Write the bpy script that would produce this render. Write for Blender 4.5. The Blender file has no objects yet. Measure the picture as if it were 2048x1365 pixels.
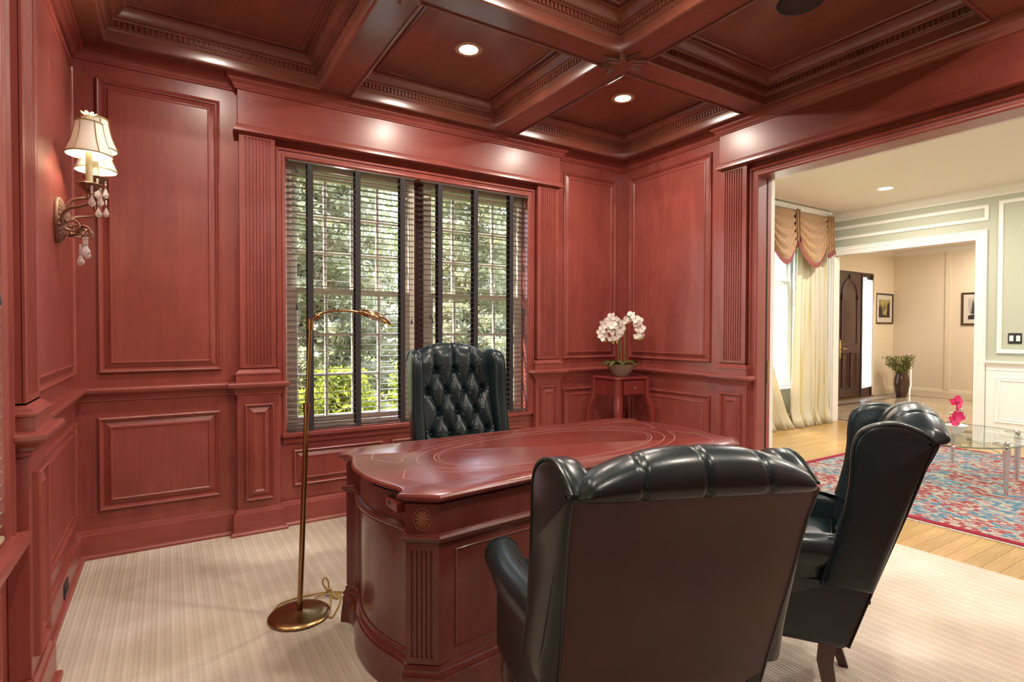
import bpy, bmesh, math, random
from math import sin, cos, pi, radians, sqrt, atan2, hypot, exp
from mathutils import Vector, Matrix
random.seed(7)
SC = bpy.context.scene
COL = SC.collection

# ------------------------------------------------------------------ camera
yaw, pitch, roll, FPX, CAMH = radians(32.1557), radians(-.99465), radians(.12958), 1093.74, 1.32
cd = bpy.data.cameras.new('camera'); cam = bpy.data.objects.new('camera', cd); COL.objects.link(cam)
fw = Vector((sin(yaw)*cos(pitch), cos(yaw)*cos(pitch), sin(pitch)))
rt = Vector((cos(yaw), -sin(yaw), 0)); up = rt.cross(fw)
rt, up = cos(roll)*rt+sin(roll)*up, -sin(roll)*rt+cos(roll)*up
m3 = Matrix((rt, up, -fw)).transposed()
cam.matrix_world = Matrix.Translation((0, 0, CAMH)) @ m3.to_4x4()
cd.sensor_width = 36; cd.lens = FPX*36/2048; cd.clip_start = .02; cd.clip_end = 300
SC.camera = cam
# ------------------------------------------------------------------ world, sun, exposure
W = bpy.data.worlds.new('sky'); SC.world = W; W.use_nodes = True
wn = W.node_tree; bgn = wn.nodes['Background']
sky = wn.nodes.new('ShaderNodeTexSky'); sky.sky_type = 'NISHITA'; sky.sun_disc = False
sky.sun_elevation = radians(55); sky.sun_rotation = radians(20); sky.air_density = 1.0; sky.dust_density = 1.5
wn.links.new(sky.outputs[0], bgn.inputs[0]); bgn.inputs[1].default_value = 1.35
sd = bpy.data.lights.new('sun', 'SUN'); sd.energy = 11.0; sd.angle = radians(.6); sd.color = (1, .95, .86)
sun = bpy.data.objects.new('sun', sd); COL.objects.link(sun)
SUNDIR = Vector((-.60, .22, .76)).normalized()
sun.rotation_euler = SUNDIR.to_track_quat('Z', 'Y').to_euler()
SC.view_settings.view_transform = 'Standard'; SC.view_settings.look = 'None'
SC.view_settings.gamma = 1; SC.view_settings.use_curve_mapping = False
SC.view_settings.exposure = 0.8
SC.cycles.max_bounces = 10; SC.cycles.diffuse_bounces = 6; SC.cycles.glossy_bounces = 4
SC.cycles.transparent_max_bounces = 24; SC.cycles.sample_clamp_indirect = 6
CAN_W, LIV_W, FOY_W, SCONCE_W = 13.5, 24.5, 26, 7.0

# ------------------------------------------------------------------ helpers
class MB:
    def __init__(s): s.v = []; s.f = []
    def add(s, vs, fs):
        o = len(s.v); s.v += [tuple(p) for p in vs]; s.f += [tuple(i+o for i in f) for f in fs]; return s
    def box(s, x0, x1, y0, y1, z0, z1, T=None):
        c = [(x, y, z) for z in (z0, z1) for y in (y0, y1) for x in (x0, x1)]
        if T: c = [T(*p) for p in c]
        return s.add(c, [(0, 2, 3, 1), (4, 5, 7, 6), (0, 1, 5, 4), (2, 6, 7, 3), (0, 4, 6, 2), (1, 3, 7, 5)])
    def bbox(s, x0, x1, y0, y1, z0, z1, b=.004, T=None):          # box with chamfered edges
        b = min(b, abs(x1-x0)/2.01, abs(y1-y0)/2.01, abs(z1-z0)/2.01)
        rings = [(z0, b), (z0+b, 0), (z1-b, 0), (z1, b)]
        vs = []
        for z, i in rings:
            vs += [(x0+b+i*.0, y0+i, z), (x1-b, y0+i, z), (x1-i, y0+b, z), (x1-i, y1-b, z), (x1-b, y1-i, z), (x0+b, y1-i, z), (x0+i, y1-b, z), (x0+i, y0+b, z)]
        if T: vs = [T(*p) for p in vs]
        fs = [tuple(range(7, -1, -1)), tuple(range(24, 32))]
        for k in range(3):
            for i in range(8): j = (i+1) % 8; fs.append((k*8+i, k*8+j, k*8+8+j, k*8+8+i))
        return s.add(vs, fs)
    def grid(s, rows, closeu=False, closev=False, cap0=False, cap1=False):
        n = len(rows[0]); vs = [p for r in rows for p in r]; fs = []
        R = len(rows)
        for i in range(R if closev else R-1):
            for j in range(n if closeu else n-1):
                a = i*n+j; b = i*n+(j+1) % n; i2 = (i+1) % R
                fs.append((a, b, i2*n+(j+1) % n, i2*n+j))
        if cap0: fs.append(tuple(range(n-1, -1, -1)))
        if cap1: fs.append(tuple((R-1)*n+k for k in range(n)))
        return s.add(vs, fs)
    def frame(s, rect, prof, T, fill=False):
        a0, a1, b0, b1 = rect; rows = []
        for i, o in prof:
            rows.append([T(a0+i, b0+i, o), T(a1-i, b0+i, o), T(a1-i, b1-i, o), T(a0+i, b1-i, o)])
        return s.grid(rows, closeu=True, cap1=fill)
    def ring(s, poly, prof, T=None, cap0=False, cap1=False):       # closed outline, profile of (outset, z)
        T = T or (lambda x, y, z: (x, y, z))
        rows = [[T(x, y, z) for x, y in offset(poly, o, True)] for o, z in prof]
        return s.grid(rows, closeu=True, cap0=cap0, cap1=cap1)
    def run(s, path, prof, T=None, caps=True):                     # open path, profile of (out, z), out = right-hand side
        T = T or (lambda x, y, z: (x, y, z))
        rows = [[T(x, y, z) for x, y in offset(path, o, False)] for o, z in prof]
        s.grid(rows)
        if caps:
            n = len(path); k = len(s.v)-n*len(prof)
            s.f.append(tuple(k+i*n for i in range(len(prof)))); s.f.append(tuple(k+i*n+n-1 for i in range(len(prof)-1, -1, -1)))
        return s
    def tube(s, pts, r, n=8, cap=True, flat=1.0):
        pts = [Vector(p) for p in pts]; rows = []; N = len(pts)
        rr = r if isinstance(r, (list, tuple)) else [r]*N
        nrm = None
        for i, p in enumerate(pts):
            t = (pts[min(i+1, N-1)]-pts[max(i-1, 0)])
            if t.length < 1e-9: t = Vector((0, 0, 1))
            t.normalize()
            if nrm is None:
                nrm = t.cross(Vector((0, 0, 1)))
                if nrm.length < .1: nrm = t.cross(Vector((1, 0, 0)))
            nrm = nrm - t*nrm.dot(t)
            if nrm.length < 1e-6: nrm = t.orthogonal()
            nrm.normalize(); b = t.cross(nrm)
            rows.append([p+rr[i]*(cos(2*pi*k/n)*nrm+flat*sin(2*pi*k/n)*b) for k in range(n)])
        return s.grid(rows, closeu=True, cap0=cap, cap1=cap)
    def lathe(s, prof, c=(0, 0, 0), n=24, sx=1, sy=1, mod=None, T=None):  # prof (r,z)
        rows = []
        for r, z in prof:
            row = []
            for k in range(n):
                a = 2*pi*k/n; q = r*(mod(a, r, z) if mod else 1)
                p = (c[0]+q*cos(a)*sx, c[1]+q*sin(a)*sy, c[2]+z)
                row.append(T(*p) if T else p)
            rows.append(row)
        return s.grid(rows, closeu=True, cap0=prof[0][0] > 1e-4, cap1=prof[-1][0] > 1e-4)
    def ell(s, c, r, n=12, m=8, M=None):
        rows = []
        for i in range(m+1):
            ph = -pi/2+pi*i/m; row = []
            for k in range(n):
                a = 2*pi*k/n; p = Vector((r[0]*cos(ph)*cos(a), r[1]*cos(ph)*sin(a), r[2]*sin(ph)))
                if M: p = M @ p
                row.append(Vector(c)+p)
            rows.append(row)
        return s.grid(rows, closeu=True)
    def mesh(s, name, mat, smooth=True, ang=38, merge=True):
        me = bpy.data.meshes.new(name); me.from_pydata(s.v, [], s.f)
        bm = bmesh.new(); bm.from_mesh(me)
        if merge: bmesh.ops.remove_doubles(bm, verts=bm.verts, dist=1e-5)
        bmesh.ops.recalc_face_normals(bm, faces=bm.faces)
        bm.to_mesh(me); bm.free()
        if smooth:
            me.polygons.foreach_set('use_smooth', [True]*len(me.polygons)); me.set_sharp_from_angle(angle=radians(ang))
        if mat: me.materials.append(mat)
        me.update(); return me

def offset(poly, d, closed):
    n = len(poly); out = []
    if abs(d) < 1e-9: return list(poly)
    for i in range(n):
        p = poly[i]
        a = poly[i-1] if (closed or i > 0) else None
        b = poly[(i+1) % n] if (closed or i < n-1) else None
        ns = []
        if a is not None:
            dx, dy = p[0]-a[0], p[1]-a[1]; l = hypot(dx, dy) or 1; ns.append((dy/l, -dx/l))
        if b is not None:
            dx, dy = b[0]-p[0], b[1]-p[1]; l = hypot(dx, dy) or 1; ns.append((dy/l, -dx/l))
        if len(ns) == 2:
            mx, my = ns[0][0]+ns[1][0], ns[0][1]+ns[1][1]; q = mx*mx+my*my
            k = 2/q if q > .3 else 2/.3
            mx *= k; my *= k
            out.append((p[0]+mx*d, p[1]+my*d))
        else: out.append((p[0]+ns[0][0]*d, p[1]+ns[0][1]*d))
    return out

def link(name, me, parent=None):
    o = bpy.data.objects.new(name, me); COL.objects.link(o)
    if parent: o.parent = parent
    return o
def part(name, mb, mat, parent=None, **k):
    return link(name, mb.mesh(name, mat, **k), parent)
def tag(o, label, cat, group=None):
    o['label'] = label; o['category'] = cat
    if group: o['group'] = group
    return o
def thing(name, label, cat, loc=(0, 0, 0), rz=0, group=None):
    o = bpy.data.objects.new(name, None); COL.objects.link(o); o.location = loc; o.rotation_euler = (0, 0, rz)
    o.empty_display_size = .1
    return tag(o, label, cat, group)
def struct(name, mb=None, mat=None, parent=None, **k):
    if mb is None: o = bpy.data.objects.new(name, None); COL.objects.link(o)
    else: o = part(name, mb, mat, parent, **k)
    o['kind'] = 'structure'; return o
def stuff(o): o['kind'] = 'stuff'; return o
def copytree(o, parent=None):
    c = o.copy(); COL.objects.link(c)
    if parent: c.parent = parent
    for ch in list(o.children): copytree(ch, c)
    return c
def arc(c, r, a0, a1, n, f): return [f(c[0]+r*cos(a0+(a1-a0)*i/n), c[1]+r*sin(a0+(a1-a0)*i/n)) for i in range(n+1)]
def bez(p, n=16):
    pts = [Vector(q) for q in p]; out = []
    P = [2*pts[0]-pts[1]]+pts+[2*pts[-1]-pts[-2]]
    for i in range(1, len(P)-2):
        for k in range(n):
            t = k/n; a, b, c, d = P[i-1], P[i], P[i+1], P[i+2]
            out.append(.5*((2*b)+(-a+c)*t+(2*a-5*b+4*c-d)*t*t+(-a+3*b-3*c+d)*t**3))
    out.append(pts[-1]); return out

# ------------------------------------------------------------------ materials
def mat(name, col=(.5, .5, .5), rough=.5, metal=0, spec=.5, coat=0, coatr=.1, emit=None, es=0, trans=0, sheen=0, alpha=1, ior=1.45, subs=0):
    m = bpy.data.materials.new(name); m.use_nodes = True; b = m.node_tree.nodes['Principled BSDF']
    b.inputs['Base Color'].default_value = (*col, 1); b.inputs['Roughness'].default_value = rough
    b.inputs['Metallic'].default_value = metal; b.inputs['Specular IOR Level'].default_value = spec
    b.inputs['Coat Weight'].default_value = coat; b.inputs['Coat Roughness'].default_value = coatr
    b.inputs['Transmission Weight'].default_value = trans; b.inputs['IOR'].default_value = ior
    b.inputs['Sheen Weight'].default_value = sheen; b.inputs['Alpha'].default_value = alpha
    if emit: b.inputs['Emission Color'].default_value = (*emit, 1); b.inputs['Emission Strength'].default_value = es
    return m
class NT:
    def __init__(s, m): s.t = m.node_tree; s.b = s.t.nodes['Principled BSDF']
    def n(s, ty, **k):
        x = s.t.nodes.new(ty)
        for a, v in k.items():
            if a in x.inputs.keys(): x.inputs[a].default_value = v
            else: setattr(x, a, v)
        return x
    def l(s, a, b): s.t.links.new(a, b)
    def coords(s, scale=(1, 1, 1), kind='Object'):
        tc = s.n('ShaderNodeTexCoord'); mp = s.n('ShaderNodeMapping'); s.l(tc.outputs[kind], mp.inputs[0]); mp.inputs['Scale'].default_value = scale
        return mp.outputs[0]
    def noise(s, vec, scale, detail=4, rough=.5, dist=0):
        x = s.n('ShaderNodeTexNoise'); x.inputs['Scale'].default_value = scale; x.inputs['Detail'].default_value = detail
        x.inputs['Roughness'].default_value = rough; x.inputs['Distortion'].default_value = dist; s.l(vec, x.inputs['Vector']); return x.outputs['Fac']
    def ramp(s, fac, stops, interp='LINEAR'):
        r = s.n('ShaderNodeValToRGB'); r.color_ramp.interpolation = interp
        e = r.color_ramp.elements
        while len(e) > 1: e.remove(e[-1])
        e[0].position = stops[0][0]; e[0].color = (*stops[0][1], 1)
        for p, c in stops[1:]:
            q = e.new(p); q.color = (*c, 1)
        s.l(fac, r.inputs[0]); return r.outputs[0]
    def bump(s, h, strength=.3, dist=.01):
        b = s.n('ShaderNodeBump'); b.inputs['Strength'].default_value = strength; b.inputs['Distance'].default_value = dist
        s.l(h, b.inputs['Height']); s.l(b.outputs[0], s.b.inputs['Normal']); return b
    def math(s, op, a, b=None, v=None):
        x = s.n('ShaderNodeMath', operation=op); s.l(a, x.inputs[0])
        if b is not None: s.l(b, x.inputs[1])
        elif v is not None: x.inputs[1].default_value = v
        return x.outputs[0]
    def mix(s, f, a, b, t='MIX'):
        x = s.n('ShaderNodeMix', data_type='RGBA', blend_type=t)
        if isinstance(f, float): x.inputs[0].default_value = f
        else: s.l(f, x.inputs[0])
        for i, c in ((6, a), (7, b)):
            if isinstance(c, tuple): x.inputs[i].default_value = (*c, 1)
            else: s.l(c, x.inputs[i])
        return x.outputs[2]

def wood(name, axis, dark, midc, light, rough=.40, coat=.55, coatr=.29, gs=1.0):
    m = mat(name, midc, rough, coat=coat, coatr=coatr, spec=.4); N = NT(m)
    fine = {'x': (1.2, 28, 28), 'y': (28, 1.2, 28), 'z': (28, 28, 1.2)}[axis]
    blot = {'x': (.6, 2.4, 2.4), 'y': (2.4, .6, 2.4), 'z': (2.4, 2.4, .6)}[axis]
    a = N.noise(N.coords(tuple(q*gs for q in fine)), 2.2, 5, .6, .3); b = N.noise(N.coords(tuple(q*gs for q in blot)), 1.6, 3, .55, .8)
    c = N.noise(N.coords((1, 1, 1)), 9, 3, .6)
    s = N.math('ADD', N.math('MULTIPLY', a, v=.30), N.math('ADD', N.math('MULTIPLY', b, v=.50), N.math('MULTIPLY', c, v=.20)))
    N.l(N.ramp(s, [(.3, dark), (.5, midc), (.7, light)]), N.b.inputs['Base Color'])
    N.bump(a, .04, .003); return m
CD, CM, CL = (.185, .036, .029), (.262, .056, .045), (.34, .084, .068)
wz = wood('cherry_vertical_grain', 'z', CD, CM, CL)
wx = wood('cherry_grain_x', 'x', CD, CM, CL)
wy = wood('cherry_grain_y', 'y', CD, CM, CL)
BD, BM_, BL = (.115, .034, .022), (.170, .049, .032), (.235, .072, .047)
bxm = wood('ceiling_cherry_x', 'x', BD, BM_, BL, rough=.28, coat=1, coatr=.24)
bym = wood('ceiling_cherry_y', 'y', BD, BM_, BL, rough=.28, coat=1, coatr=.24)
dsk = wood('desk_mahogany', 'z', (.072, .013, .009), (.122, .025, .018), (.18, .042, .030), rough=.3, coat=.6, coatr=.15)
dtp = wood('desk_top_mahogany', 'x', (.10, .016, .012), (.16, .026, .02), (.22, .042, .032), rough=.3, coat=.7, coatr=.2)
stn = wood('stand_mahogany', 'z', (.14, .02, .016), (.2, .03, .025), (.27, .045, .038), rough=.3, coat=.5)
tool = mat('gold_tooling', (.42, .22, .2), .4)
inl = mat('inlay_fan', (.32, .12, .06), .35, coat=.5)
dark = mat('dark_void', (.012, .006, .005), .7)
def leather(name, col, rough=.30, coat=.12):
    m = mat(name, col, rough, spec=.42, coat=coat, coatr=.16); N = NT(m)
    v = N.n('ShaderNodeTexVoronoi'); v.inputs['Scale'].default_value = 260; N.l(N.coords(), v.inputs['Vector'])
    n1 = N.noise(N.coords(), 3.2, 3); N.l(N.ramp(n1, [(.35, tuple(c*.8 for c in col)), (.7, tuple(c*1.25 for c in col))]), N.b.inputs['Base Color'])
    h = N.math('ADD', N.math('MULTIPLY', v.outputs[0], v=.25), N.noise(N.coords(), 22, 3))
    N.bump(h, .10, .004); return m
lth = leather('black_green_leather', (.009, .019, .021))
lbk = leather('leather_with_warm_bounce', (.062, .030, .022), .5, .03)  # brown bounce light from carpet and wood is mixed into the leather colour
pip = mat('leather_piping', (.012, .016, .016), .3)
legw = mat('dark_leg_wood', (.06, .015, .008), .3, coat=.4)
brass = mat('antique_brass', (.42, .26, .10), .28, metal=1)
lampb = mat('aged_brass', (.33, .20, .09), .24, metal=1)
brite = mat('polished_brass', (.75, .6, .32), .2, metal=1)
bronze = mat('bronze', (.22, .115, .08), .42, metal=.6)
chrome = mat('chrome', (.75, .74, .73), .12, metal=1)
white = mat('white_trim', (.78, .76, .70), .4)
creamw = mat('foyer_cream', (.74, .64, .50), .6)
sage = mat('sage_paint', (.42, .43, .33), .6)
ceilw = mat('ceiling_white', (.80, .75, .66), .7)
wfr = mat('window_frame_paint', (.66, .59, .47), .5)
wfw = mat('white_window_paint', (.82, .82, .80), .45)
doorm = mat('dark_door', (.055, .022, .018), .35, coat=.3)
blk = mat('black_plate', (.02, .018, .018), .4)
speakm = mat('speaker_grille', (.035, .022, .02), .7)
canr = mat('can_trim', (.55, .35, .28), .4)
canw = mat('can_trim_white', (.85, .82, .75), .4)
bulb = mat('bulb_glow', (1, .9, .75), .4, emit=(1, .82, .62), es=14)
slatm = mat('blind_slat', (.085, .068, .058), .28, coat=.5, coatr=.1)
slatw = mat('left_blind_slat', (.55, .46, .30), .35, coat=.3)
tapem = mat('blind_tape', (.028, .024, .028), .75)
cordm = mat('blind_cord', (.05, .04, .035), .7)
def glassmat(name, tint=(1, 1, 1), fr=.06):
    m = bpy.data.materials.new(name); m.use_nodes = True; t = m.node_tree; t.nodes.clear()
    o = t.nodes.new('ShaderNodeOutputMaterial'); mx = t.nodes.new('ShaderNodeMixShader'); tr = t.nodes.new('ShaderNodeBsdfTransparent')
    gl = t.nodes.new('ShaderNodeBsdfGlossy'); gl.inputs['Roughness'].default_value = .02; fn = t.nodes.new('ShaderNodeFresnel'); fn.inputs[0].default_value = 1.45
    tr.inputs[0].default_value = (*tint, 1)
    ge = t.nodes.new('ShaderNodeNewGeometry'); iv = t.nodes.new('ShaderNodeMath'); iv.operation = 'SUBTRACT'; iv.inputs[0].default_value = 1; mu = t.nodes.new('ShaderNodeMath'); mu.operation = 'MULTIPLY'
    t.links.new(ge.outputs['Backfacing'], iv.inputs[1]); t.links.new(iv.outputs[0], mu.inputs[0]); t.links.new(fn.outputs[0], mu.inputs[1])
    t.links.new(mu.outputs[0], mx.inputs[0]); t.links.new(tr.outputs[0], mx.inputs[1]); t.links.new(gl.outputs[0], mx.inputs[2]); t.links.new(mx.outputs[0], o.inputs[0]); return m
paneg = glassmat('window_glass'); tableg = glassmat('table_glass', (.88, .94, .90))
crystal = mat('crystal', (1, 1, 1), .05, trans=.75, ior=1.6, spec=1)
bowlg = mat('smoked_bowl', (.24, .17, .12), .15, coat=.6)
petal = mat('white_petal', (.93, .88, .84), .5)
pinkp = mat('pink_petal', (.72, .05, .18), .5)
leafg = mat('orchid_leaf', (.10, .17, .04), .35)
stemg = mat('stem_green', (.14, .18, .05), .5)
budg = mat('green_bud', (.38, .42, .08), .5)
porc = mat('porcelain', (.85, .84, .80), .15)
vasem = mat('brown_vase', (.07, .03, .02), .2, coat=.5)
ferng = mat('dry_foliage', (.20, .20, .06), .6)
candle = mat('candle_sleeve', (.62, .60, .36), .5)
shadem = mat('shade_fabric', (.86, .82, .76), .8)
N = NT(shadem); tl = N.n('ShaderNodeBsdfTranslucent'); tl.inputs[0].default_value = (.8, .76, .70, 1); mxs = N.n('ShaderNodeMixShader'); mxs.inputs[0].default_value = .18
N.l(N.b.outputs[0], mxs.inputs[1]); N.l(tl.outputs[0], mxs.inputs[2]); N.l(mxs.outputs[0], N.t.nodes['Material Output'].inputs[0])
trimm = mat('shade_trim', (.34, .27, .12), .6)
sheer = mat('sheer_curtain', (.9, .9, .88), .7)
N = NT(sheer); tl = N.n('ShaderNodeBsdfTranslucent'); tl.inputs[0].default_value = (.95, .95, .93, 1); mxs = N.n('ShaderNodeMixShader'); mxs.inputs[0].default_value = .6
N.l(N.b.outputs[0], mxs.inputs[1]); N.l(tl.outputs[0], mxs.inputs[2]); N.l(mxs.outputs[0], N.t.nodes['Material Output'].inputs[0])
silk = mat('silk_curtain', (.72, .64, .40), .42, sheen=.3)
N = NT(silk); N.l(N.ramp(N.noise(N.coords((5, 5, .4)), 2.0, 2), [(.35, (.74, .70, .58)), (.55, (.78, .72, .52)), (.7, (.66, .56, .26))]), N.b.inputs['Base Color'])
tl = N.n('ShaderNodeBsdfTranslucent'); tl.inputs[0].default_value = (.8, .72, .45, 1); mxs = N.n('ShaderNodeMixShader'); mxs.inputs[0].default_value = .3
N.l(N.b.outputs[0], mxs.inputs[1]); N.l(tl.outputs[0], mxs.inputs[2]); N.l(mxs.outputs[0], N.t.nodes['Material Output'].inputs[0])
swagm = mat('bronze_chenille', (.36, .20, .09), .8, sheen=.4)
N = NT(swagm); v = N.noise(N.coords(), 70, 2); N.l(N.ramp(v, [(.4, (.20, .095, .035)), (.6, (.34, .19, .075))]), N.b.inputs['Base Color']); N.bump(v, .3, .004)
fringem = mat('plum_fringe', (.20, .05, .04), .8)
cordg = mat('gold_cord', (.45, .28, .06), .4, metal=.3)
# carpet
carpet = mat('ribbed_carpet', (.56, .46, .36), .95, spec=.1)
N = NT(carpet); tc = N.coords(); sp = N.n('ShaderNodeSeparateXYZ'); N.l(tc, sp.inputs[0])
wv = N.math('SINE', N.math('MULTIPLY', sp.outputs[0], v=2*pi/.018)); wide = N.math('POWER', N.math('ADD', N.math('MULTIPLY', N.math('SINE', N.math('MULTIPLY', sp.outputs[0], v=2*pi/.054)), v=.5), v=.5), v=5)
dsh = N.math('SINE', N.math('ADD', N.math('MULTIPLY', sp.outputs[1], v=2*pi/.014), N.math('MULTIPLY', N.math('FLOOR', N.math('MULTIPLY', sp.outputs[0], v=1/.018)), v=2.4)))
h = N.math('ADD', N.math('MULTIPLY', wv, v=.5), N.math('MULTIPLY', dsh, v=.35)); h = N.math('ADD', h, N.math('MULTIPLY', N.noise(tc, 160, 2), v=.8))
f = N.math('ADD', N.math('MULTIPLY', wv, v=.022), N.math('ADD', N.math('MULTIPLY', dsh, v=.025), N.math('ADD', N.math('MULTIPLY', wide, v=.11), N.noise(tc, 1.6, 4))))
N.l(N.ramp(f, [(.3, (.41, .345, .27)), (.52, (.53, .465, .38)), (.76, (.68, .62, .54))]), N.b.inputs['Base Color']); N.bump(h, .35, .004)
oak = mat('honey_oak', (.5, .28, .09), .3, coat=.3, coatr=.15)
N = NT(oak); oi = N.n('ShaderNodeObjectInfo'); a = N.noise(N.coords((1.5, 26, 26)), 2.4, 5, .6, .5)
c1 = N.ramp(a, [(.3, (.33, .18, .055)), (.55, (.45, .28, .095)), (.75, (.53, .36, .14))]); c2 = N.ramp(oi.outputs['Random'], [(0, (.82, .80, .76)), (1, (1.0, 1.0, 1.0))])
N.l(N.mix(1.0, c1, c2, 'MULTIPLY'), N.b.inputs['Base Color'])
marble = mat('beige_marble', (.52, .40, .28), .12, coat=.3, coatr=.05)
N = NT(marble); N.l(N.ramp(N.noise(N.coords(), 2.2, 6, .6, 1.2), [(.3, (.42, .31, .21)), (.6, (.56, .45, .33)), (.75, (.63, .54, .42))]), N.b.inputs['Base Color'])
inlay = mat('dark_inlay_tile', (.05, .03, .025), .2)
slate = mat('grey_stone_tile', (.28, .23, .19), .35)
# rug
rugm = mat('persian_rug', (.5, .3, .3), .95, spec=.1)
N = NT(rugm); tc = N.coords(); sn = N.n('ShaderNodeVectorMath', operation='SNAP'); sn.inputs[1].default_value = (.012, .03, 1); N.l(tc, sn.inputs[0])
na = N.noise(sn.outputs[0], 2.4, 3, .55, 1.2); nb = N.noise(sn.outputs[0], 12, 3, .6, .6); nc = N.noise(sn.outputs[0], 40, 2)
f = N.math('ADD', N.math('MULTIPLY', na, v=.70), N.math('ADD', N.math('MULTIPLY', nb, v=.20), N.math('MULTIPLY', nc, v=.10)))
cc = N.ramp(f, [(0, (.03, .09, .16)), (.385, (.05, .13, .20)), (.43, (.32, .29, .24)), (.465, (.22, .018, .03)), (.51, (.32, .29, .24)), (.54, (.04, .12, .19)), (.585, (.30, .27, .23)), (.62, (.22, .03, .04)), (.68, (.32, .29, .24))], 'CONSTANT')
N.l(N.mix(N.math('MULTIPLY', nc, v=.3), cc, (.30, .28, .25)), N.b.inputs['Base Color']); N.bump(nc, .3, .004)
rugb = mat('rug_red_border', (.22, .018, .035), .95, spec=.1)
rugf = mat('rug_fringe', (.66, .60, .50), .9)
# outdoor
grassm = mat('lawn', (.12, .2, .03), .9, spec=.1)
N = NT(grassm); N.l(N.ramp(N.noise(N.coords(), 3, 6), [(.35, (.07, .13, .02)), (.6, (.2, .3, .05))]), N.b.inputs['Base Color'])
def leafmat(name, c1, c2, tr=.35):
    m = mat(name, c1, .55, spec=.3); N = NT(m); N.l(N.ramp(N.noise(N.coords(), 2.3, 3), [(.35, c1), (.65, c2)]), N.b.inputs['Base Color'])
    tl = N.n('ShaderNodeBsdfTranslucent'); tl.inputs[0].default_value = (*c2, 1); mx = N.n('ShaderNodeMixShader'); mx.inputs[0].default_value = tr
    N.l(N.b.outputs[0], mx.inputs[1]); N.l(tl.outputs[0], mx.inputs[2]); N.l(mx.outputs[0], N.t.nodes['Material Output'].inputs[0]); return m
spruce = leafmat('blue_spruce_needles', (.24, .21, .11), (.50, .45, .27)); decid = leafmat('tree_leaves', (.10, .13, .04), (.28, .30, .10))
shrubm = leafmat('bright_shrub_leaves', (.14, .17, .02), (.42, .44, .06)); redl = leafmat('copper_leaves', (.22, .06, .03), (.40, .16, .08))
bark = mat('bark', (.12, .09, .07), .9)

# ================================================================== STRUCTURE: the panelled study
XL, XR, YB, YF, ZB, ZC = -.45, 3.76, 3.965, -.5, 2.94, 3.10
TB = lambda s, z, d: (s, YB-d, z)
TL = lambda s, z, d: (XL+d, s, z)
TR = lambda s, z, d: (XR-d, s, z)
TF = lambda s, z, d: (s, YF+d, z)
WX0, WX1, WZ0, WZ1 = .675, 2.64, .63, 2.485            # back window opening
LY0, LY1, LZ0 = .35, 2.262, .665                       # left window opening
OY0, OY1, OZ = -.1, 2.50, 2.49                         # wide opening in the right wall

m = MB(); t = .18
m.box(XL-t, WX0, YB, YB+t, 0, 3.12); m.box(WX1, XR, YB, YB+t, 0, 3.12); m.box(WX0, WX1, YB, YB+t, 0, WZ0-.03); m.box(WX0, WX1, YB, YB+t, WZ1, 3.12)
wall_back = struct('wall_back', m, wz, smooth=False)
m = MB(); m.box(XL-t, XL, LY1, YB, 0, 3.12); m.box(XL-t, XL, YF-t, LY0, 0, 3.12); m.box(XL-t, XL, LY0, LY1, 0, LZ0-.03); m.box(XL-t, XL, LY0, LY1, WZ1, 3.12)
wall_left = struct('wall_left', m, wz, smooth=False)
m = MB(); m.box(XR, 3.905, OY1, 4.62, 0, 3.12); m.box(XR, 3.905, YF-t, OY0, 0, 3.12); m.box(XR, 3.905, OY0, OY1, OZ, 3.12)
wall_right = struct('wall_right', m, wz, smooth=False)
m = MB(); m.box(XL, XR, YF-t, YF, 0, 3.12); wall_front = struct('wall_front', m, wz, smooth=False)

PMO = [(0, 0), (.002, .016), (.009, .021), (.015, .018), (.019, .011), (.025, .010), (.029, .001)]
PFI = [(.029, .001), (.056, .012), (.058, .018), (.065, .020), (.070, .015)]
def panel(wall, T, s0, s1, z0, z1, k=1.0, mt=None):
    m = MB(); m.frame((s0, s1, z0, z1), [(a*k, b) for a, b in PFI], T, fill=True)
    p = part('panel', m, mt or wz, wall, ang=25)
    m = MB(); m.frame((s0, s1, z0, z1), [(a*k, b) for a, b in PMO], T); part('panel_moulding', m, mt or wz, p, ang=25)
panel(wall_back, TB, -.345, .288, 1.07, 2.78); panel(wall_back, TB, -.35, .280, .265, .812)
panel(wall_back, TB, 3.035, 3.668, 1.073, 2.772); panel(wall_back, TB, 3.035, 3.668, .265, .805)
panel(wall_back, TB, .72, 1.35, .258, .505, .8); panel(wall_back, TB, 1.42, 1.92, .258, .505, .8); panel(wall_back, TB, 1.99, 2.60, .258, .505, .8)
panel(wall_left, TL, 2.765, 3.85, 1.07, 2.78); panel(wall_left, TL, 2.765, 3.85, .265, .812)
panel(wall_left, TL, .42, 1.27, .258, .53, .8); panel(wall_left, TL, 1.35, 2.20, .258, .53, .8)
panel(wall_right, TR, 2.92, 3.855, 1.07, 2.785); panel(wall_right, TR, 2.92, 3.855, .265, .80)
for a, b in ((-.3, .6), (.75, 2.3), (2.45, 3.6)):
    panel(wall_front, TF, a, b, 1.07, 2.78); panel(wall_front, TF, a, b, .265, .81)

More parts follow.
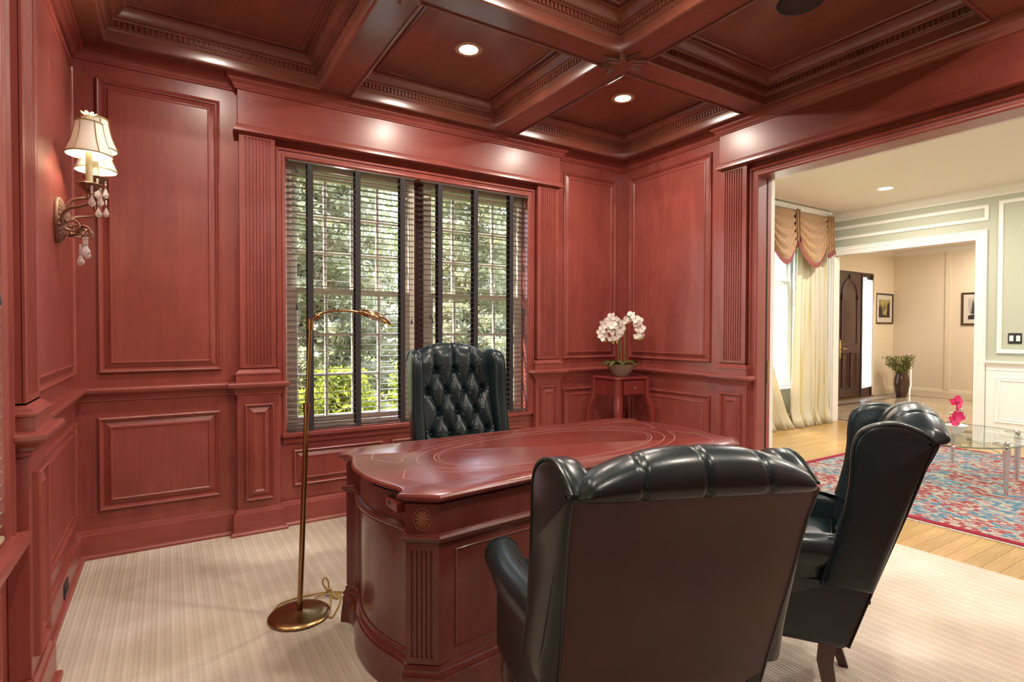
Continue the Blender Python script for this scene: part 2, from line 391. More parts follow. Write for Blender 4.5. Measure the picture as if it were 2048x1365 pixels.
def pilaster(wall, T, s0, s1):
    c = (s0+s1)/2
    m = MB(); m.bbox(s0-.022, s1+.022, .0, .915, 0, .06, .003, lambda a, b, d: T(a, b, d))
    p = part('pilaster', m, wz, wall, smooth=False)
    m = MB(); m.frame((s0+.022, s1-.018, .215, .845), [(a*.75, b+.06) for a, b in PMO[:]], T); m.frame((s0+.022, s1-.018, .215, .845), [(.022, .061), (.055, .075), (.068, .064), (.072, .064)], T, fill=True)
    part('pilaster_panel', m, wz, p, ang=25)
    m = MB(); m.box(s0, s1, 1.05, 2.60, 0, .042, lambda a, b, d: T(a, b, d))
    n = 8; pit = .0205; f0 = c-n*pit/2; zt, zb = 2.572, 1.10
    m.box(s0, f0+.004, zb, zt, .04, .05, T); m.box(f0+n*pit-.004, s1, zb, zt, .04, .05, T)
    m.box(s0, s1, zt, 2.60, .04, .05, T); m.box(s0, s1, 1.05, zb, .04, .05, T)
    for i in range(1, n):
        x = f0+i*pit
        m.add([T(x-.006, zb, .04), T(x-.006, zt, .04), T(x-.003, zt, .05), T(x-.003, zb, .05), T(x+.003, zb, .05), T(x+.003, zt, .05), T(x+.006, zt, .04), T(x+.006, zb, .04)], [(0, 1, 2, 3), (3, 2, 5, 4), (4, 5, 6, 7)])
    part('fluted_shaft', m, wz, p, smooth=False)
    m = MB(); m.frame((s0-.028, s1+.028, .985, 1.075), [(0, 0), (0, .09)], T)
    m = MB(); P = [(s0-.028, YB), (s1+.028, YB)]
    rows = []
    for i, z in ((-.028, .985), (-.028, 1.035), (-.032, 1.037), (-.032, 1.046), (-.024, 1.05), (-.016, 1.062), (-.006, 1.068), (0, 1.072), (0, 1.078)):
        d = .05-i*1.0
        rows.append([T(s0+i, z, 0), T(s0+i, z, d), T(s1-i, z, d), T(s1-i, z, 0)])
    m.grid(rows); part('pilaster_plinth', m, wz, p, ang=25)
for w_, T_, a_, b_ in ((wall_back, TB, .392, .607), (wall_back, TB, 2.722, 2.948), (wall_left, TL, 2.385, 2.612), (wall_left, TL, .0, .227), (wall_right, TR, 2.575, 2.80)): pilaster(w_, T_, a_, b_)

def header(wall, T, s0, s1):
    m = MB(); m.bbox(s0, s1, 2.60, 2.90, 0, .06, .003, T); h = part('header', m, wx if T is TB else wy, wall, smooth=False)
    m = MB(); rows = []
    for i, z in ((0, 2.645), (.006, 2.642), (.012, 2.632), (.014, 2.622), (.02, 2.616), (.022, 2.60), (.012, 2.596), (-.02, 2.596)):
        rows.append([T(s0-i, z, 0), T(s0-i, z, .06+i), T(s1+i, z, .06+i), T(s1+i, z, 0)])
    m.grid(rows); part('header_moulding', m, wx if T is TB else wy, h, ang=25)
header(wall_back, TB, .382, 2.957); header(wall_left, TL, -.012, 2.624); header(wall_right, TR, OY0-.3, 2.812)

CAS = [(-.068, 0), (-.068, .028), (-.060, .034), (-.052, .034), (-.047, .024), (-.030, .021), (-.024, .027), (-.012, .029), (-.004, .024), (0, .018), (0, -.12)]
m = MB(); m.run([(WX0+.003, WZ0-.03), (WX0+.003, WZ1-.003), (WX1-.003, WZ1-.003), (WX1-.003, WZ0-.03)], CAS, TB, caps=False); part('window_casing', m, wz, wall_back, ang=25)
m = MB(); m.run([(LY0+.003, LZ0-.03), (LY0+.003, WZ1-.003), (LY1-.003, WZ1-.003), (LY1-.003, LZ0-.03)], CAS, TL, caps=False); part('window_casing', m, wz, wall_left, ang=25)
CAR = [(-.066, 0), (-.066, .03), (-.056, .04), (-.05, .036), (-.045, .022), (-.03, .02), (-.02, .026), (-.01, .026), (0, .018), (0, -.145)]
m = MB(); m.run([(OY1-.004, 0), (OY1-.004, OZ-.004), (OY0+.004, OZ-.004), (OY0+.004, 0)], [(-a, b) for a, b in CAR], TR, caps=False); part('opening_casing', m, wz, wall_right, ang=25)
m = MB(); m.box(3.846, 3.862, OY1-.006, OY1+.0, 0, OZ-.008); part('door_pocket_slot', m, dark, wall_right, smooth=False)
m = MB(); m.bbox(3.866, 3.892, OY1-.009, OY1, .93, 1.10, .002); part('lock_plate', m, brass, wall_right, smooth=False)['label'] = 'brass edge lock plate'
# sills
m = MB(); m.bbox(WX0-.03, WX1+.03, YB-.045, YB+.10, WZ0-.034, WZ0, .006); part('window_sill', m, wx, wall_back)
m = MB(); m.box(WX0-.02, WX1+.02, YB-.018, YB, WZ0-.075, WZ0-.034); part('sill_apron', m, wx, wall_back, smooth=False)
m = MB(); m.bbox(XL-.10, XL+.068, LY0-.03, 2.352, LZ0-.036, LZ0, .006); part('window_sill', m, wy, wall_left)
m = MB(); m.box(XL, XL+.02, LY0-.02, LY1+.02, LZ0-.08, LZ0-.036); part('sill_apron', m, wy, wall_left, smooth=False)

# chair rails, crown and skirting follow every break in the walls
CH = [(0, .905), (.007, .907), (.010, .920), (.017, .926), (.018, .936), (.026, .940), (.034, .950), (.046, .956), (.052, .966), (.052, .978), (.046, .985), (0, .99)]
pA = [(XL, 2.36), (XL+.06, 2.36), (XL+.06, 2.636), (XL, 2.636), (XL, YB), (.368, YB), (.368, YB-.06), (.631, YB-.06), (.631, YB)]
pBm = [(2.698, YB), (2.698, YB-.06), (2.972, YB-.06), (2.972, YB), (XR, YB), (XR, 2.824), (XR-.06, 2.824), (XR-.06, 2.552), (XR, 2.552)]
struct('trim_1', MB().run(pA, CH), wx, ang=25); struct('trim_2', MB().run(pBm, CH), wx, ang=25)
CR = [(0, 2.862), (.010, 2.864), (.013, 2.874), (.020, 2.880), (.024, 2.892), (.034, 2.902), (.048, 2.910), (.050, 2.918), (.058, 2.922), (.060, 2.941)]
pC = [(XL, YF), (XL, -.015), (XL+.06, -.015), (XL+.06, 2.628), (XL, 2.628), (XL, YB), (.378, YB), (.378, YB-.06), (2.961, YB-.06), (2.961, YB), (XR, YB), (XR, 2.816), (XR-.06, 2.816), (XR-.06, YF)]
struct('trim_3', MB().run(pC, CR), wx, ang=25)
BS = [(0, .163), (.006, .161), (.010, .150), (.013, .140), (.020, .136), (.022, .128), (.022, .026), (.034, .022), (.040, .012), (.040, 0)]
pL = [(XL, YF), (XL, -.02), (XL+.06, -.02), (XL+.06, .25), (XL, .25), (XL, 2.36), (XL+.06, 2.36), (XL+.06, 2.636), (XL, 2.636), (XL, YB-.0)]
pBk = [(XL, YB), (.368, YB), (.368, YB-.06), (.631, YB-.06), (.631, YB-.018), (2.698, YB-.018), (2.698, YB-.06), (2.972, YB-.06), (2.972, YB), (XR, YB)]
pR = [(XR, YB), (XR, 2.824), (XR-.06, 2.824), (XR-.06, 2.552), (XR, 2.552), (XR, 2.51)]
struct('baseboard_left', MB().run(pL, BS), wy, ang=25); struct('baseboard_back', MB().run(pBk, BS), wx, ang=25); struct('baseboard_right', MB().run(pR, BS), wy, ang=25)

# carpeted floor of the study
m = MB(); m.box(XL-.1, 3.845, YF-.1, YB+.1, -.03, 0); floor = struct('floor', m, carpet, smooth=False)

# ---- coffered ceiling
COLS = [(-.285, .862), (1.08, 2.21), (2.44, 3.60)]; ROWS = [(2.555, 3.79), (1.115, 2.355), (-.33, .90)]
m = MB(); m.box(XL-t, 3.905, YF-t, YB+t, 3.125, 3.25); ceiling = struct('ceiling', m, bxm, smooth=False)
for a, b in ((XL, -.285), (.862, 1.08), (2.21, 2.44), (3.60, XR)):
    m = MB(); m.box(a, b, YF, YB, ZB, 3.125); part('beam', m, bym, ceiling, smooth=False)
for a, b in COLS:
    for c, d in ((3.79, YB), (2.355, 2.555), (.90, 1.115), (YF, -.33)):
        m = MB(); m.box(a, b, c, d, ZB, 3.125); part('beam', m, bxm, ceiling, smooth=False)
COF = [(-.016, 0), (-.016, -.007), (-.007, -.011), (.001, -.006), (.003, .002), (.003, .048), (.008, .050), (.012, .056), (.017, .058), (.017, .064), (.020, .066), (.020, .098), (.034, .100), (.038, .106), (.048, .108), (.060, .114), (.076, .127), (.088, .142), (.092, .152), (.102, .153), (.104, .165)]
CPN = [(.104, .165), (.120, .165), (.122, .157), (.132, .153), (.141, .157), (.143, .164)]
for r, (y0, y1) in enumerate(ROWS):
    for c, (x0, x1) in enumerate(COLS):
        Tc = lambda a, b, o: (a, b, ZB+o)
        p = part('coffer_panel', MB().frame((x0, x1, y0, y1), CPN, Tc, fill=True), bym, ceiling, ang=25)
        part('coffer_moulding', MB().frame((x0, x1, y0, y1), COF, Tc), bxm, p, ang=25)
        m = MB(); i = .020; pit = .0265
        def dent(ax, s, e0, e1, side):
            k = e0+.03
            while k < e1-.03:
                if ax == 'x': m.box(k, k+.016, s-(.012 if side else 0), s+(0 if side else .012), ZB+.068, ZB+.098)
                else: m.box(s-(.012 if side else 0), s+(0 if side else .012), k, k+.016, ZB+.068, ZB+.098)
                k += pit
        dent('x', y0+i, x0, x1, 0); dent('x', y1-i, x0, x1, 1); dent('y', x0+i, y0, y1, 0); dent('y', x1-i, y0, y1, 1)
        stuff(part('dentil_row', m, bxm, p, smooth=False, merge=False))
def star(x, y):
    def poly(r1, r2): return [(x+(r1 if k % 2 == 0 else r2)*cos(pi*k/8+.0), y+(r1 if k % 2 == 0 else r2)*sin(pi*k/8+.0)) for k in range(16)]
    m = MB(); rows = []
    for r1, r2, z in ((.155, .072, ZB), (.155, .072, ZB-.007), (.142, .066, ZB-.009), (.142, .066, ZB-.013), (.128, .059, ZB-.016), (.128, .059, ZB-.024), (.115, .053, ZB-.027)):
        rows.append([(a, b, z) for a, b in poly(r1, r2)])
    m.grid(rows, closeu=True); k = len(m.v); m.v.append((x, y, ZB-.024)); b = k-16
    for i in range(16): m.f.append((b+i, b+(i+1) % 16, k))
    part('star_boss', m, bxm, ceiling, smooth=False)
for x in (.971, 2.325):
    for y in (2.455, 1.008): star(x, y)

def can(x, y, z, w, trim, label, group, power=True, r=.056, col=(1, .87, .74)):
    o = thing('recessed_light', label, 'ceiling light', (x, y, z), group=group)
    m = MB().lathe([(r*1.0, .012), (r*1.0, 0), (r*1.1, -.006), (r*1.5, -.006), (r*1.55, 0)], n=32); part('trim_ring', m, trim, o)
    m = MB().lathe([(0.0001, -.010), (r*.7, -.008), (r*.99, -.001)], n=24); part('lamp_lens', m, bulb, o)
    L = bpy.data.lights.new('can_light', 'AREA'); L.shape = 'DISK'; L.size = r*1.9; L.energy = w; L.color = col
    lo = bpy.data.objects.new('can_light', L); COL.objects.link(lo); lo.location = (x, y, z-.016); return o
ZP = ZB+.164
can(1.62, 3.10, ZP, CAN_W, canr, 'recessed light glowing in the coffer above the window, nearest the star', None)
can(2.95, 3.11, ZP, CAN_W, canr, 'recessed light glowing in the dark corner coffer', None)
for x, y, w_ in ((.29, 3.10, 'above the sconce corner'), (.29, 1.735, 'above the left window'), (1.62, 1.735, 'above the desk front'), (.29, .285, 'above the camera'), (1.62, .285, 'behind the front wing chair'), (2.95, .285, 'by the front end of the wide opening')):
    can(x, y, ZP, CAN_W*(.6 if x < 1 else 1.25), canr, 'added recessed light out of view in the coffer '+w_, 'added recessed lights overhead out of view')  # unseen cans added to light the study
s = thing('ceiling_speaker', 'round dark brown speaker grille set in the right coffer of the wood ceiling', 'speaker', (2.905, 1.70, ZP-.0))
part('speaker_rim', MB().lathe([(.105, .0), (.108, -.006), (.116, -.008), (.120, 0)], n=40), blk, s); part('speaker_grille', MB().lathe([(.0001, -.010), (.08, -.008), (.105, -.004), (.106, 0)], n=40), speakm, s)

# ================================================================== windows and blinds
def window(name, T, s0, s1, z0, z1, d, cols, zsplit, rows, fm, gm, jw=.045, sw=.042):
    m = MB(); f = lambda a, b, o: T(a, b, d+o)
    m.frame((s0, s1, z0, z1), [(0, -.05), (0, .03), (jw, .03), (jw, -.05)], f); root = struct(name, m, fm, smooth=False)
    zs = [(z0+jw, zsplit+.02, .012, rows[0]), (zsplit-.02, z1-jw, -.02, rows[1])]
    for a, b, o, nr in zs:
        l, r = s0+jw, s1-jw
        m = MB(); m.frame((l, r, a, b), [(0, o-.014), (0, o+.014), (sw-.01, o+.014), (sw, o+.006), (sw, o-.014)], f); sash = part('sash', m, fm, root, smooth=False)
        gl, gr, ga, gb = l+sw, r-sw, a+sw, b-sw; cw = (gr-gl)/cols; rh = (gb-ga)/nr
        for k in range(1, cols):
            c = gl+cw*k; q = .011
            part('muntin', MB().bbox(c-q, c+q, ga, gb, o-.012, o+.010, .004, f), fm, sash, smooth=False)
        for k in range(1, nr):
            c = ga+rh*k; part('muntin', MB().bbox(gl, gr, c-.010, c+.010, o-.011, o+.009, .004, f), fm, sash, smooth=False)
        pm = MB(); pm.box(0, cw-.012, 0, rh-.012, -.0015, .0015, lambda x, z, y: tuple(Vector(T(x, z, y))-Vector(T(0, 0, 0)))); pme = pm.mesh('pane', gm, smooth=False)
        for i in range(cols):
            for j in range(nr):
                p = link('pane', pme, sash); p.location = f(gl+cw*i+.006, ga+rh*j+.006, o)
    return root
window('window_1', TB, .685, 1.632, WZ0+.002, WZ1+.0, -.10, 4, 1.605, (3, 3), wfr, paneg)
window('window_2', TB, 1.712, 2.638, WZ0+.002, WZ1+.0, -.10, 4, 1.605, (3, 3), wfr, paneg)
m = MB(); m.bbox(1.634, 1.710, WZ0, WZ1, -.15, -.085, .004, TB); struct('trim_4', m, mat('shaded_mullion', (.07, .025, .03), .4), smooth=False)  # the shadow on the mullion is put into its dark colour
window('window_3', TL, LY0+.005, 1.28, LZ0+.002, WZ1, -.12, 4, 1.6, (3, 3), wfr, paneg)
window('window_4', TL, 1.33, LY1-.005, LZ0+.002, WZ1, -.12, 4, 1.6, (3, 3), wfr, paneg)

def blind(label, T, s0, s1, z0, z1, d, tilt, sm, tapes, tassels, sp=.0415, group=None):
    b = thing('venetian_blind', label, 'blind', T((s0+s1)/2, z0, d), group=group); O = Vector(b.location)
    L = lambda s, z, y: tuple(Vector(T(s, z, y))-O)
    w = .0225; m = MB(); rows = []
    V0 = Vector(T(0, 0, 0)); D = lambda s, z, y: tuple(Vector(T(s, z, y))-V0)
    for e in (-(s1-s0)/2+.004, (s1-s0)/2-.004):
        r = []
        for k in range(7):
            u = -1+k/3; y = u*w; z = .0022*(1-u*u)
            r.append(D(e, z*cos(tilt)+y*sin(tilt)+.0012, y*cos(tilt)-z*sin(tilt)))
        for k in range(6, -1, -1):
            u = -1+k/3; y = u*w; z = .0022*(1-u*u)
            r.append(D(e, z*cos(tilt)+y*sin(tilt)-.0012, y*cos(tilt)-z*sin(tilt)))
        rows.append(r)
    m.grid(rows, closeu=True, cap0=True, cap1=True); me = m.mesh('slat', sm)
    z = z0+.04
    while z < z1-.024:
        o = link('slat', me, b); o.location = L((s0+s1)/2, z, d); z += sp
    part('bottom_rail', MB().bbox(s0+.003, s1-.003, z0, z0+.018, d-.026, d+.026, .004, L), sm, b)
    part('head_rail', MB().bbox(s0+.002, s1-.002, z1-.016, z1-.002, d-.024, d+.024, .003, L), sm, b)
    for tpos in tapes:
        m = MB()
        for dd in (.0275, -.0275): m.box(tpos-.019, tpos+.019, z0-.001, z1-.012, d+dd-.0006, d+dd+.0006, L)
        part('ladder_tape', m, tapem, b, smooth=False)
    for tp, zt in tassels:
        m = MB().tube([L(tp, z1-.05, d+.032), L(tp+.001, (z1+zt)/2, d+.034), L(tp, zt, d+.033)], .0011, 5); c = part('pull_cord', m, cordm, b)
        m = MB().lathe([(.002, .016), (.004, .012), (.0055, 0), (.0075, -.014), (.0085, -.024), (.004, -.028), (.0001, -.028)], c=L(tp, zt, d+.033), n=10); part('tassel', m, blk, c)
    return b
blind('dark slatted blind on the left half of the big window, behind the floor lamp', TB, .681, 1.602, .640, WZ1-.004, .012, radians(1), slatm, (.832, 1.160, 1.497), ((.745, 2.42), (.742, 1.49), (1.565, 1.40)))
blind('dark slatted blind on the right half of the big window, behind the buttoned chair', TB, 1.640, 2.634, .640, WZ1-.004, .012, radians(1), slatm, (1.805, 2.120, 2.462), ((2.585, 2.40), (2.582, 1.50), (1.72, 1.44), (1.735, 1.41)))
blind('tilted pale slatted blind at the extreme left edge beside the fluted pilaster', TL, 1.31, 2.238, .675, WZ1-.004, -.004, radians(24), slatw, (1.45, 1.78), ((2.16, 1.42),))
blind('tilted pale slatted blind left of the camera, out of view', TL, .36, 1.29, .675, WZ1-.004, -.004, radians(24), slatw, (.5, 1.15), ())

# ================================================================== outdoors
import numpy as np
rng = np.random.default_rng(5)
m = MB(); m.box(-40, 14, 4.9, 60, -.5, -.4); m.box(-40, XL-t-.3, -30, 4.9, -.5, -.4); struct('ground', m, grassm, smooth=False)
def leafmesh(name, P_, size, mt, elong=1.6, droop=0):
    n = len(P_); a = rng.normal(size=(n, 3)); a[:, 2] -= droop; a /= np.linalg.norm(a, axis=1)[:, None]; b = rng.normal(size=(n, 3)); b -= a*(a*b).sum(1)[:, None]; b /= np.linalg.norm(b, axis=1)[:, None]
    s = size*rng.uniform(.6, 1.3, n)[:, None]
    V = np.empty((n, 4, 3)); V[:, 0] = P_-a*s*elong; V[:, 1] = P_+b*s*.5; V[:, 2] = P_+a*s*elong; V[:, 3] = P_-b*s*.5
    me = bpy.data.meshes.new(name); me.vertices.add(n*4); me.vertices.foreach_set('co', V.reshape(-1).astype('f4'))
    me.loops.add(n*4); me.loops.foreach_set('vertex_index', np.arange(n*4, dtype='i4')); me.polygons.add(n); me.polygons.foreach_set('loop_start', np.arange(0, n*4, 4, dtype='i4'))
    me.update(); me.validate(); me.materials.append(mt); return me
def spruce_tree(x, y, h, R, n, label):
    o = thing('spruce_tree', label, 'tree', (x, y, -.4), group=None)
    part('trunk', MB().tube([(0, 0, 0), (.02, .01, h*.5), (0, 0, h*.97)], [.16, .10, .02], 8), bark, o)
    nb = 150; P_ = []; wood_ = MB()
    for i in range(nb):
        f = (i+.5)/nb; z0 = .35+(h-.5)*f; r = R*(1-f)**.75*rng.uniform(.75, 1.1); a = i*2.39996+rng.uniform(-.3, .3)
        k = int(n/nb*(r/R*1.7+.2)); tt = rng.uniform(.12, 1, k)**.8
        zz = z0-.35*r*tt+.16*r*tt**2*1.4; w = .10+.13*r*(1-tt)
        p = np.stack([cos(a)*r*tt+rng.normal(size=k)*w, sin(a)*r*tt+rng.normal(size=k)*w, zz-np.abs(rng.normal(size=k))*.12], 1); P_.append(p)
        if i % 3 == 0: wood_.tube([(0, 0, z0), (cos(a)*r*.5, sin(a)*r*.5, z0-.12*r), (cos(a)*r*.95, sin(a)*r*.95, z0-.1*r)], [.03, .02, .006], 5)
    stuff(part('branches', wood_, bark, o)); stuff(link('foliage', leafmesh('foliage', np.concatenate(P_), .052, spruce, 1.5, .4), o)); return o
def leafy_tree(x, y, h, R, n, label, mt, z0=1.2, size=.06, name='leafy_tree', cat='tree', tr=.10, group=None):
    o = thing(name, label, cat, (x, y, -.4), group=group)
    m = MB(); m.tube([(0, 0, 0), (.1, .05, h*.35), (-.05, .1, h*.7)], [tr, tr*.8, tr*.3], 8)
    P_ = []
    for i in range(26):
        a = rng.uniform(0, 2*pi); rr = R*rng.uniform(.2, .95); zz = z0+(h-z0)*rng.uniform(.1, 1); c = np.array([cos(a)*rr, sin(a)*rr, zz])
        m.tube([(0, 0, max(.1, zz*.5)), tuple(c*np.array([.5, .5, .8])), tuple(c)], [tr*.35, tr*.2, tr*.06], 5)
        k = n//26; P_.append(c+rng.normal(size=(k, 3))*np.array([R*.24, R*.24, (h-z0)*.13]))
    A_ = np.concatenate(P_)
    if cat == 'shrub': A_[:, :2] = np.clip(A_[:, :2], -.40, .40)+rng.uniform(-.02, .02, (len(A_), 2)); A_[:, 2] = np.clip(A_[:, 2], .06, h+.15)
    part('trunk', m, bark, o); stuff(link('foliage', leafmesh('foliage', A_, size, mt), o)); return o
spruce_tree(2.15, 9.7, 7.5, 2.15, 42000, 'pale spruce tree outside, seen through the left blind behind the lamp arm')
spruce_tree(6.1, 11.6, 8.4, 2.2, 44000, 'pale spruce tree outside, seen through the middle of the window above the tufted chair')
spruce_tree(-1.4, 13.2, 7.5, 2.4, 26000, 'spruce tree outside at the left end of the window, farther back')
leafy_tree(9.6, 14.2, 5.2, 1.6, 9000, 'open leafy tree outside behind the right blind with sky between its boughs', decid)
leafy_tree(13.2, 19.5, 4.6, 1.8, 7000, 'small copper-leaved tree outside at the right end of the window', redl, size=.05)
leafy_tree(5.2, 19.0, 9.5, 3.6, 17000, 'tall green tree far behind the spruces', decid, size=.07)
leafy_tree(-6, 4.5, 6, 2.6, 12000, 'leafy tree outside the left window', decid, size=.08); leafy_tree(-8, -2.5, 6, 2.6, 10000, 'leafy tree outside the left window, out of view', decid, size=.08)
for i, (x, y) in enumerate(((.95, 6.5), (1.85, 6.6), (2.75, 6.5), (3.65, 6.6), (4.55, 6.5), (5.45, 6.6))):
    leafy_tree(x, y, 1.02+.08*(i % 3), .40, 6000, 'bright yellow-green shrub outside, '+('first from the left, below the lamp arm', 'second from the left of the row', 'third from the left, mid window', 'fourth from the left, behind the buttoned chair', 'fifth from the left of the row', 'last on the right of the row')[i], shrubm, .12, .035, 'garden_shrub', 'shrub', .02, 'low shrubs outside the window')

# ================================================================== living room
LX0, LX1, LYB, LYF, LC = 3.955, 8.32, 4.5, -1.6, 3.05
TW = lambda s, z, d: (s, LYB-d, z)
TG = lambda s, z, d: (LX1-d, s, z)
GY0, GY1, GZ = 2.64, 4.312, 2.45
LW0, LW1, LWZ0, LWZ1 = 6.62, 7.60, .55, 2.62
m = MB(); m.box(3.905, LW0, LYB, LYB+.15, 0, 3.1); m.box(LW1, 8.50, LYB, LYB+.15, 0, 3.1); m.box(LW0, LW1, LYB, LYB+.15, 0, LWZ0); m.box(LW0, LW1, LYB, LYB+.15, LWZ1, 3.1)
wl = struct('wall_living_window_side', m, sage, smooth=False)
m = MB(); m.box(LX1, LX1+.14, LYF, GY0, 0, 3.1); m.box(LX1, LX1+.14, GY1, LYB, 0, 3.1); m.box(LX1, LX1+.14, GY0, GY1, GZ, 3.1); wg = struct('wall_living_far_side', m, sage, smooth=False)
m = MB(); m.box(3.905, 3.955, OY1, LYB, 0, 3.1); m.box(3.905, 3.955, LYF, OY0, 0, 3.1); m.box(3.905, 3.955, OY0, OY1, OZ, 3.1); struct('wall_living_study_side', m, white, smooth=False)
m = MB(); m.box(3.905, LX1+.14, LYF-.15, LYF, 0, 3.1); struct('wall_living_front_side', m, sage, smooth=False)
m = MB(); m.box(3.905, LX1+.14, LYF-.15, LYB+.15, LC, LC+.1); struct('ceiling', m, ceilw, smooth=False)
WCR = [(0, 2.935), (.012, 2.937), (.016, 2.955), (.03, 2.965), (.05, 2.985), (.075, 3.01), (.085, 3.018), (.09, 3.035), (.098, 3.04), (.10, 3.052)]
m = MB(); m.run([(LX0, LYF), (LX0, LYB), (LX1, LYB), (LX1, LYF)], WCR); struct('trim_5', m, white, ang=25)
WBS = [(0, .16), (.008, .158), (.012, .14), (.018, .13), (.018, 0)]
m = MB(); m.run([(LX0, OY1+.09), (LX0, LYB), (LX1, LYB), (LX1, GY1+.12)], WBS); struct('trim_6', m, white, ang=25)
m = MB(); m.run([(LX1, GY0-.115), (LX1, LYF)], WBS); struct('trim_7', m, white, ang=25)
# cased opening to the foyer
GC = [(.112, 0), (.112, .022), (.098, .032), (.088, .024), (.06, .022), (.054, .014), (.03, .014), (.024, .010), (0, .010), (0, -.142)]
m = MB(); m.run([(GY1-.004, 0), (GY1-.004, GZ-.004), (GY0+.004, GZ-.004), (GY0+.004, 0)], [(a, b) for a, b in GC], TG, caps=False)
part('opening_casing', m, white, wg, ang=25)
def wframe(y0, y1, z0, z1, w=.045, fill=None, wall=wg, T=TG):
    m = MB(); m.frame((y0, y1, z0, z1), [(0, 0), (0, .012), (.008, .02), (w*.5, .014), (w-.008, .018), (w, .008), (w, 0)], T); return part('wall_moulding', m, white, wall, ang=25)
wframe(2.52, 4.44, 2.662, 2.855); wframe(.55, 2.43, 1.075, 2.877); wframe(-1.3, .40, 1.075, 2.877)
m = MB(); m.box(LX1-.010, LX1, LYF, 2.525, .16, .93); wn_ = part('wainscot_board', m, white, wg, smooth=False)
wframe(1.30, 2.44, .253, .80, .055); wframe(-.05, 1.15, .253, .80, .055)
m = MB(); m.run([(LX1, 2.528), (LX1, LYF)], [(0, .925), (.02, .927), (.024, .94), (.038, .95), (.045, .965), (.045, .975), (0, .98)]); struct('trim_8', m, white, ang=25)
m = MB(); m.box(LX1-.014, LX1, LYF, 2.525, .872, .93); part('wainscot_rail', m, white, wg, smooth=False)
# living-room window
window('window_5', TW, LW0, LW1, LWZ0, LWZ1, -.06, 3, 2.03, (4, 1), wfw, paneg, .05, .05)
m = MB(); m.run([(LW0+.004, LWZ0), (LW0+.004, LWZ1-.004), (LW1-.004, LWZ1-.004), (LW1-.004, LWZ0)], [(-.10, 0), (-.10, .03), (-.08, .035), (-.03, .02), (0, .02), (0, -.02)], TW, caps=False); part('window_casing', m, wfw, wl, ang=25)
m = MB(); m.bbox(LW0-.12, LW1+.12, LYB-.07, LYB+.02, LWZ0-.03, LWZ0, .006); part('window_sill', m, wfw, wl)
# oak strip floor, every board its own piece
m = MB(); m.box(3.845, 8.46, LYF, LYB, -.04, -.016); fl2 = struct('floor', m, dark, smooth=False)
PW = .083; bm_ = {}
def board(l):
    if l not in bm_: bm_[l] = MB().bbox(0, l-.0012, 0, PW-.0012, -.016, -.002, .0008).mesh('board', oak, smooth=False)
    return bm_[l]
y = LYB-PW; rnd = random.Random(3)
while y > -.6:
    x = 3.845; first = True
    while x < 8.459:
        l = rnd.choice((1.2, 1.6, 2.0, 2.4)) if not first else rnd.choice((.6, 1.0, 1.6, 2.2)); first = False
        if x+l > 8.46-.4: l = round(8.46-x, 3)
        o = link('board', board(l), fl2); o.location = (x, y, 0); x = round(x+l, 4)
    y -= PW
can(7.30, 3.20, LC, LIV_W, canw, 'recessed light in the white ceiling of the next room', None, col=(1, .95, .88), r=.07)
for x, y, w_ in ((5.2, 3.0, 'nearest the study'), (5.2, 1.2, 'over the rug edge'), (7.3, 1.2, 'by the panelled green wall'), (5.2, -.6, 'at the near end'), (7.3, -.6, 'at the far end')): can(x, y, LC, LIV_W, canw, 'added recessed light of the next room out of view, '+w_, 'added recessed lights of the next room out of view', col=(1, .95, .88), r=.07)  # unseen cans added to brighten the living room
# switch plate
s = thing('light_switch', 'black plate with two white rockers on the green wall', 'light switch', (LX1-.001, 2.266, 1.19))
part('switch_plate', MB().bbox(-.006, 0, -.062, .062, 0, .125, .003), blk, s)
for k in (-.03, .03): part('rocker', MB().bbox(-.010, -.006, k-.018, k+.018, .03, .095, .002), white, s)

# curtains and swag
def curtain(label, f0, f1, z0, z1, y, n, amp, name='silk_curtain'):
    o = thing(name, label, 'curtain', ((f0(0)+f1(0))/2, y, z0)); ox, oy, oz = o.location; rows = []; K = 26
    for side in (0, 1):
        for i in range(K+1) if side == 0 else range(K, -1, -1):
            t = i/K; z = z1+(z0-z1)*t; a, b = f0(t), f1(t); row = []
            for k in range(n*10+1):
                u = k/(n*10); ph = u*n*2*pi+.7*sin(3*t+u*5); A = amp*(.55+.6*t)
                yy = y+A*sin(ph)*(.8+.3*sin(u*17))-(.004 if side else 0)-(.05*max(0, t-.93)/.07*(1+sin(u*23)))
                xx = a+(b-a)*u+.012*sin(2*ph)+.02*sin(t*5+u*9)*t
                row.append((xx-ox, yy-oy, z-oz))
            rows.append(row)
    part('curtain_panel', MB().grid(rows), silk, o, ang=180); return o
curtain('pale yellow silk curtain puddling on the oak floor, right of the far window', lambda t: 7.42-.12*t, lambda t: 8.12+.10*t, .004, 2.75, 4.33, 7, .045)
curtain('pale yellow silk curtain swept left of the far window beside the dark opening jamb', lambda t: 5.95-.05*t, lambda t: 6.60+.02*t+1.30*max(0, t-.42)**1.25, .004, 2.75, 4.33, 7, .045)
cb = thing('curtain_cornice', 'white painted cornice board above the bronze swag valance', 'cornice', (7.0, 4.35, 2.97))
m = MB(); m.run([(5.78, LYB), (5.78, 4.24), (8.02, 4.24), (8.02, LYB)], [(0, 2.962), (.006, 2.964), (.01, 2.98), (.03, 3.0), (.035, 3.02), (.035, 3.03), (-.02, 3.03), (-.02, 2.962)], lambda x, y, z: (x-7.0, y-4.35, z-2.97)); part('cornice_board', m, white, cb, ang=25)
sw = thing('swag_valance', 'bronze chenille swag valance with plum fringe over the far window', 'valance', (7.0, 4.24, 2.3))
